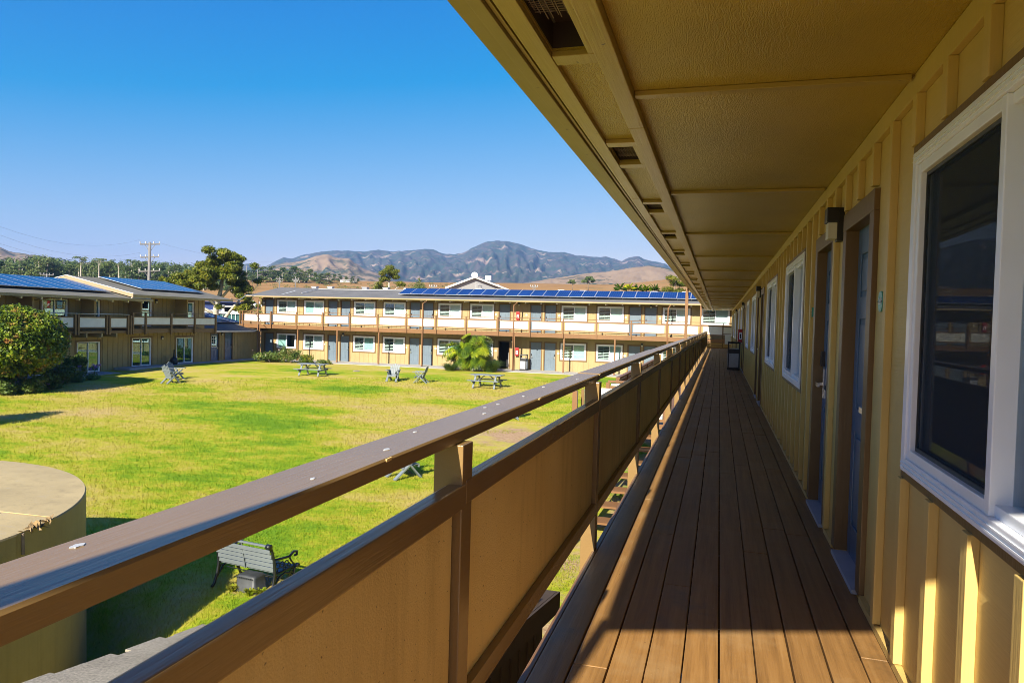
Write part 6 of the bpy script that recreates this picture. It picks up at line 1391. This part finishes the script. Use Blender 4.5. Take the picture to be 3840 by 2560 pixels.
tree('round_tree', 'smaller dark tree left of the round one on the tan field', -11.38, 300, zb, scatter([(0, top-0.8, 0.8, 7), (-1.0, top-1.3, 0.7, 5), (0.9, top-1.4, 0.7, 5)], 14), LM['pine'], 2600, 0.35, [([(0, 0, 0), (0, 0, top-0.5)], [0.2, 0.08])], 0.4, 'dark trees on the tan field', 15)
def palmtop(az, el, r, label, seed):
    p = at(az, el, r); t = thing('yucca', label, 'plant', (p.x, p.y, fz(az, r)), 0, 'spiky plants behind the far roof'); rr = random.Random(seed); mb = MB()
    for k in range(40):
        a = rr.random()*6.28; e = rr.uniform(-0.1, 1.2); ln = rr.uniform(0.7, 1.2); d = Vector((math.cos(a)*math.cos(e), math.sin(a)*math.cos(e), math.sin(e)))*ln; s = Vector((-math.sin(a), math.cos(a), 0))*0.05
        mb.add([p-s, p+s, p+d*0.6+s+Vector((0, 0, 0.05)), p+d-Vector((0, 0, 0.2)), p+d*0.6-s+Vector((0, 0, 0.05))], [(0, 1, 2, 3, 4)])
    mb.build('leaf_rosette', LM['philo'], t, fixn=False); mb = MB(); mb.cyl((p.x, p.y, fz(az, r)-0.2), p, 0.12, 0.08, 7); mb.build('trunk', MT['bark'], t)
for k, (az, el) in enumerate(((-7.6, 2.72), (-6.9, 2.75), (-6.3, 2.7), (-5.6, 2.68), (-5.0, 2.7))): palmtop(az, el, 90, ('leftmost spiky green plant above the solar panels at the right end of the far roof', 'spiky green plant, second from the left above the far roof', 'spiky green plant in the middle of the row above the far roof', 'spiky green plant, fourth from the left above the far roof', 'rightmost spiky green plant above the far roof, beside the soffit edge')[k], 80+k)
# pine belt at left: single trees in front, a mass behind
def pine_proto(seed, h, kind):
    r = random.Random(seed); cs_, rs_ = [], []
    if kind == 'flat':
        for k in range(7): cs_.append((r.gauss(0, 1.0), r.gauss(0, 1.0), h-0.5-r.random()*0.9)); rs_.append((0.9, 0.9, 0.35))
        cs_.append((0.3, 0, h-3)); rs_.append((0.6, 0.6, 0.3)); n = 420
    else:
        for k in range(34):
            t = r.random(); z = h*(0.04+0.93*t); w_ = 2.6*(1-t)**0.5+0.5; a = r.random()*6.28; q = w_*0.65*math.sqrt(r.random()); cs_.append((q*math.cos(a), q*math.sin(a), z)); e = 0.6+0.7*r.random()*(1-t*0.5); rs_.append((e, e, e*0.65))
        n = 1800
    v, f = leaf_cloud(n=n, centers=cs_, radii=rs_, size=0.6 if kind != 'flat' else 0.45, aspect=0.4, shell=0.3, seed=seed, up=0.45); cm = np_mesh('crown', v, f); cm.materials.append(LM['pine'])
    mb = MB(); mb.tube([(0, 0, -1.5), (0.15*r.gauss(0, 1), 0, h*0.5), (0, 0, h*0.93)], [0.26, 0.18, 0.05], 6)
    if kind == 'flat': mb.tube([(0, 0, h*0.7), (0.7, 0.2, h-1.0)], [0.08, 0.04], 5); mb.tube([(0, 0, h*0.65), (-0.8, 0.1, h-1.1)], [0.08, 0.04], 5)
    return cm, mb.mesh('trunk')
PP = [pine_proto(100+k, 9.5+0.6*k, 'full') for k in range(4)]; PF = [pine_proto(120+k, 11.5, 'flat') for k in range(2)]; PB = MT['palebark']
rp = random.Random(8)
def pine(az, r, el_top, proto, h, label, wide=1.0):
    x, y = azdir(az, r); zb = fz(az, r); top = 1.45+r*math.tan(math.radians(el_top)); s = (top-zb)/h; k_ = wide*rp.uniform(0.9, 1.25); M_ = Matrix.Translation((x, y, zb)) @ Matrix.Rotation(rp.random()*6.28, 4, 'Z') @ Matrix.Diagonal((s*k_, s*k_, s, 1))
    t = link('pine_tree', None, None, None, Matrix.Translation((x, y, zb))); tag(t, label, 'tree', 'pines of the belt behind the left wing'); W[t.name] = Matrix.Translation((x, y, zb))
    link('crown', proto[0], LM['pine'], t, M_); link('trunk', proto[1], PB, t, M_)
FOREST = [(-53, 3.0), (-51.5, 2.99), (-50.6, 3.0), (-49.45, 3.3), (-48.53, 3.2), (-47.29, 3.05), (-46.0, 3.2), (-44.7, 3.2), (-43.3, 3.25), (-42, 3.3), (-39.8, 3.2), (-37, 3.2)]
az = -53.0; reg = {}
ORD = 'first second third fourth fifth sixth seventh eighth ninth tenth eleventh twelfth thirteenth fourteenth fifteenth sixteenth seventeenth eighteenth nineteenth twentieth twenty-first twenty-second twenty-third twenty-fourth twenty-fifth twenty-sixth twenty-seventh twenty-eighth'.split()
while az < -37.2:
    where = 'above the lower left roof' if az < -48.5 else 'above the cream gable' if az < -44.3 else 'around the tall utility pole' if az < -41.8 else 'behind the big cypress'
    reg[where] = reg.get(where, -1)+1
    pine(az, rp.uniform(255, 300), interp(az, FOREST)+rp.uniform(-0.22, 0.12), PP[rp.randrange(4)], 10.1, 'dark green pine of the belt %s, %s from the left there' % (where, ORD[reg[where]]), 1.25)
    az += rp.uniform(0.16, 0.30)
for az, el in ((-47.0, 3.72), (-45.95, 3.68), (-44.75, 3.45), (-43.95, 3.72), (-43.3, 3.70), (-50.3, 3.15), (-48.9, 3.45)): pine(az, 262, el, PF[rp.randrange(2)], 11.9, 'flat topped pine above the belt, %s' % {-50.3: 'leftmost', -48.9: 'second from the left', -47.0: 'third from the left, tall', -45.95: 'fourth from the left, tall', -44.75: 'between the two tall pairs', -43.95: 'left of the pair near the tall pole', -43.3: 'right of the pair near the tall pole'}[az])
q_ = -1
for az, el in ((-36.7, 3.35), (-36.3, 3.2), (-35.95, 3.45), (-35.55, 3.3), (-35.2, 3.45), (-34.85, 3.4), (-34.53, 3.55), (-34.2, 3.4), (-33.8, 3.5), (-33.4, 3.42), (-33.0, 3.7), (-32.6, 3.45), (-32.2, 3.45), (-31.8, 3.5), (-31.4, 3.35), (-31.0, 3.38), (-30.5, 3.3), (-30.0, 3.2), (-29.6, 3.22), (-29.1, 3.1), (-28.6, 3.08), (-28.2, 3.02)):
    q_ += 1; pine(az, rp.uniform(330, 372), el+rp.uniform(-0.04, 0.04), PP[rp.randrange(4)], 10.1, 'green tree in the row above the brown field, %s from the left' % ORD[q_], 2.1)
def forest():
    r = np.random.default_rng(17); cs_, rs_ = [], []
    for k in range(420):
        az = r.uniform(-54, -37); rr = r.uniform(300, 345); el = interp(az, FOREST)-0.05+r.normal()*0.06; p = at(az, el, rr); zb = fz(az, rr)
        for j in range(4): z = zb+(p.z-zb)*(0.25+0.72*j/3); w_ = 2.3-0.5*j; cs_.append((p.x, p.y, z)); rs_.append((w_, w_, 2.0))
    v, f = leaf_cloud(n=52000, centers=cs_, radii=rs_, size=0.95, aspect=0.4, shell=0.3, seed=18, up=0.45); o = link('forest', np_mesh('forest', v, f), LM['pine']); tag(o, 'dense mass of dark pines behind the single trees of the belt', None, None, 'stuff')
forest()
def scrub():
    r = np.random.default_rng(27); cs_, rs_ = [], []
    for k in range(260):
        az = r.uniform(-36.5, -20); rr = r.uniform(150, 360); p = at(az, 0, rr); q = 0.5+0.9*r.random(); cs_.append((p.x, p.y, fz(az, rr)+q*0.3)); rs_.append((q, q, q*0.6))
    v, f = leaf_cloud(n=9000, centers=cs_, radii=rs_, size=0.4, aspect=0.5, shell=0.3, seed=28, up=0.5); o = link('scrub', np_mesh('scrub', v, f), LM['bed']); tag(o, 'low scrub scattered over the brown field', None, None, 'stuff')
scrub()
# ================================================================ the air
def haze(density):
    H = 330.0; m = bpy.data.materials.new('thin_sea_air'); m.use_nodes = True; nt = m.node_tree; nt.nodes.clear()
    o = N(nt, 'OutputMaterial'); v = N(nt, 'VolumePrincipled'); v.inputs['Color'].default_value = (0.28, 0.56, 1.0, 1); v.inputs['Density'].default_value = density; v.inputs['Anisotropy'].default_value = 0.2
    L(nt, v.outputs[0], o.inputs['Volume'])
    zmax = max((ob.matrix_basis @ vv.co).z for ob in C.objects if ob.type == 'MESH' and ob.name.startswith('mountain') for vv in ob.data.vertices)+25
    zmin = min(vv.co.z for ob in C.objects if ob.name in ('field', 'mountain', 'tan_hill', 'tan_hill.001', 'tan_hill.002') for vv in ob.data.vertices)-1
    o_ = MB().box(-3350, 3350, -3350, 3350, zmin, zmax).build('haze', m); tag(o_, 'thin blue sea haze over the whole valley', None, None, 'stuff')
haze(1.9e-4)
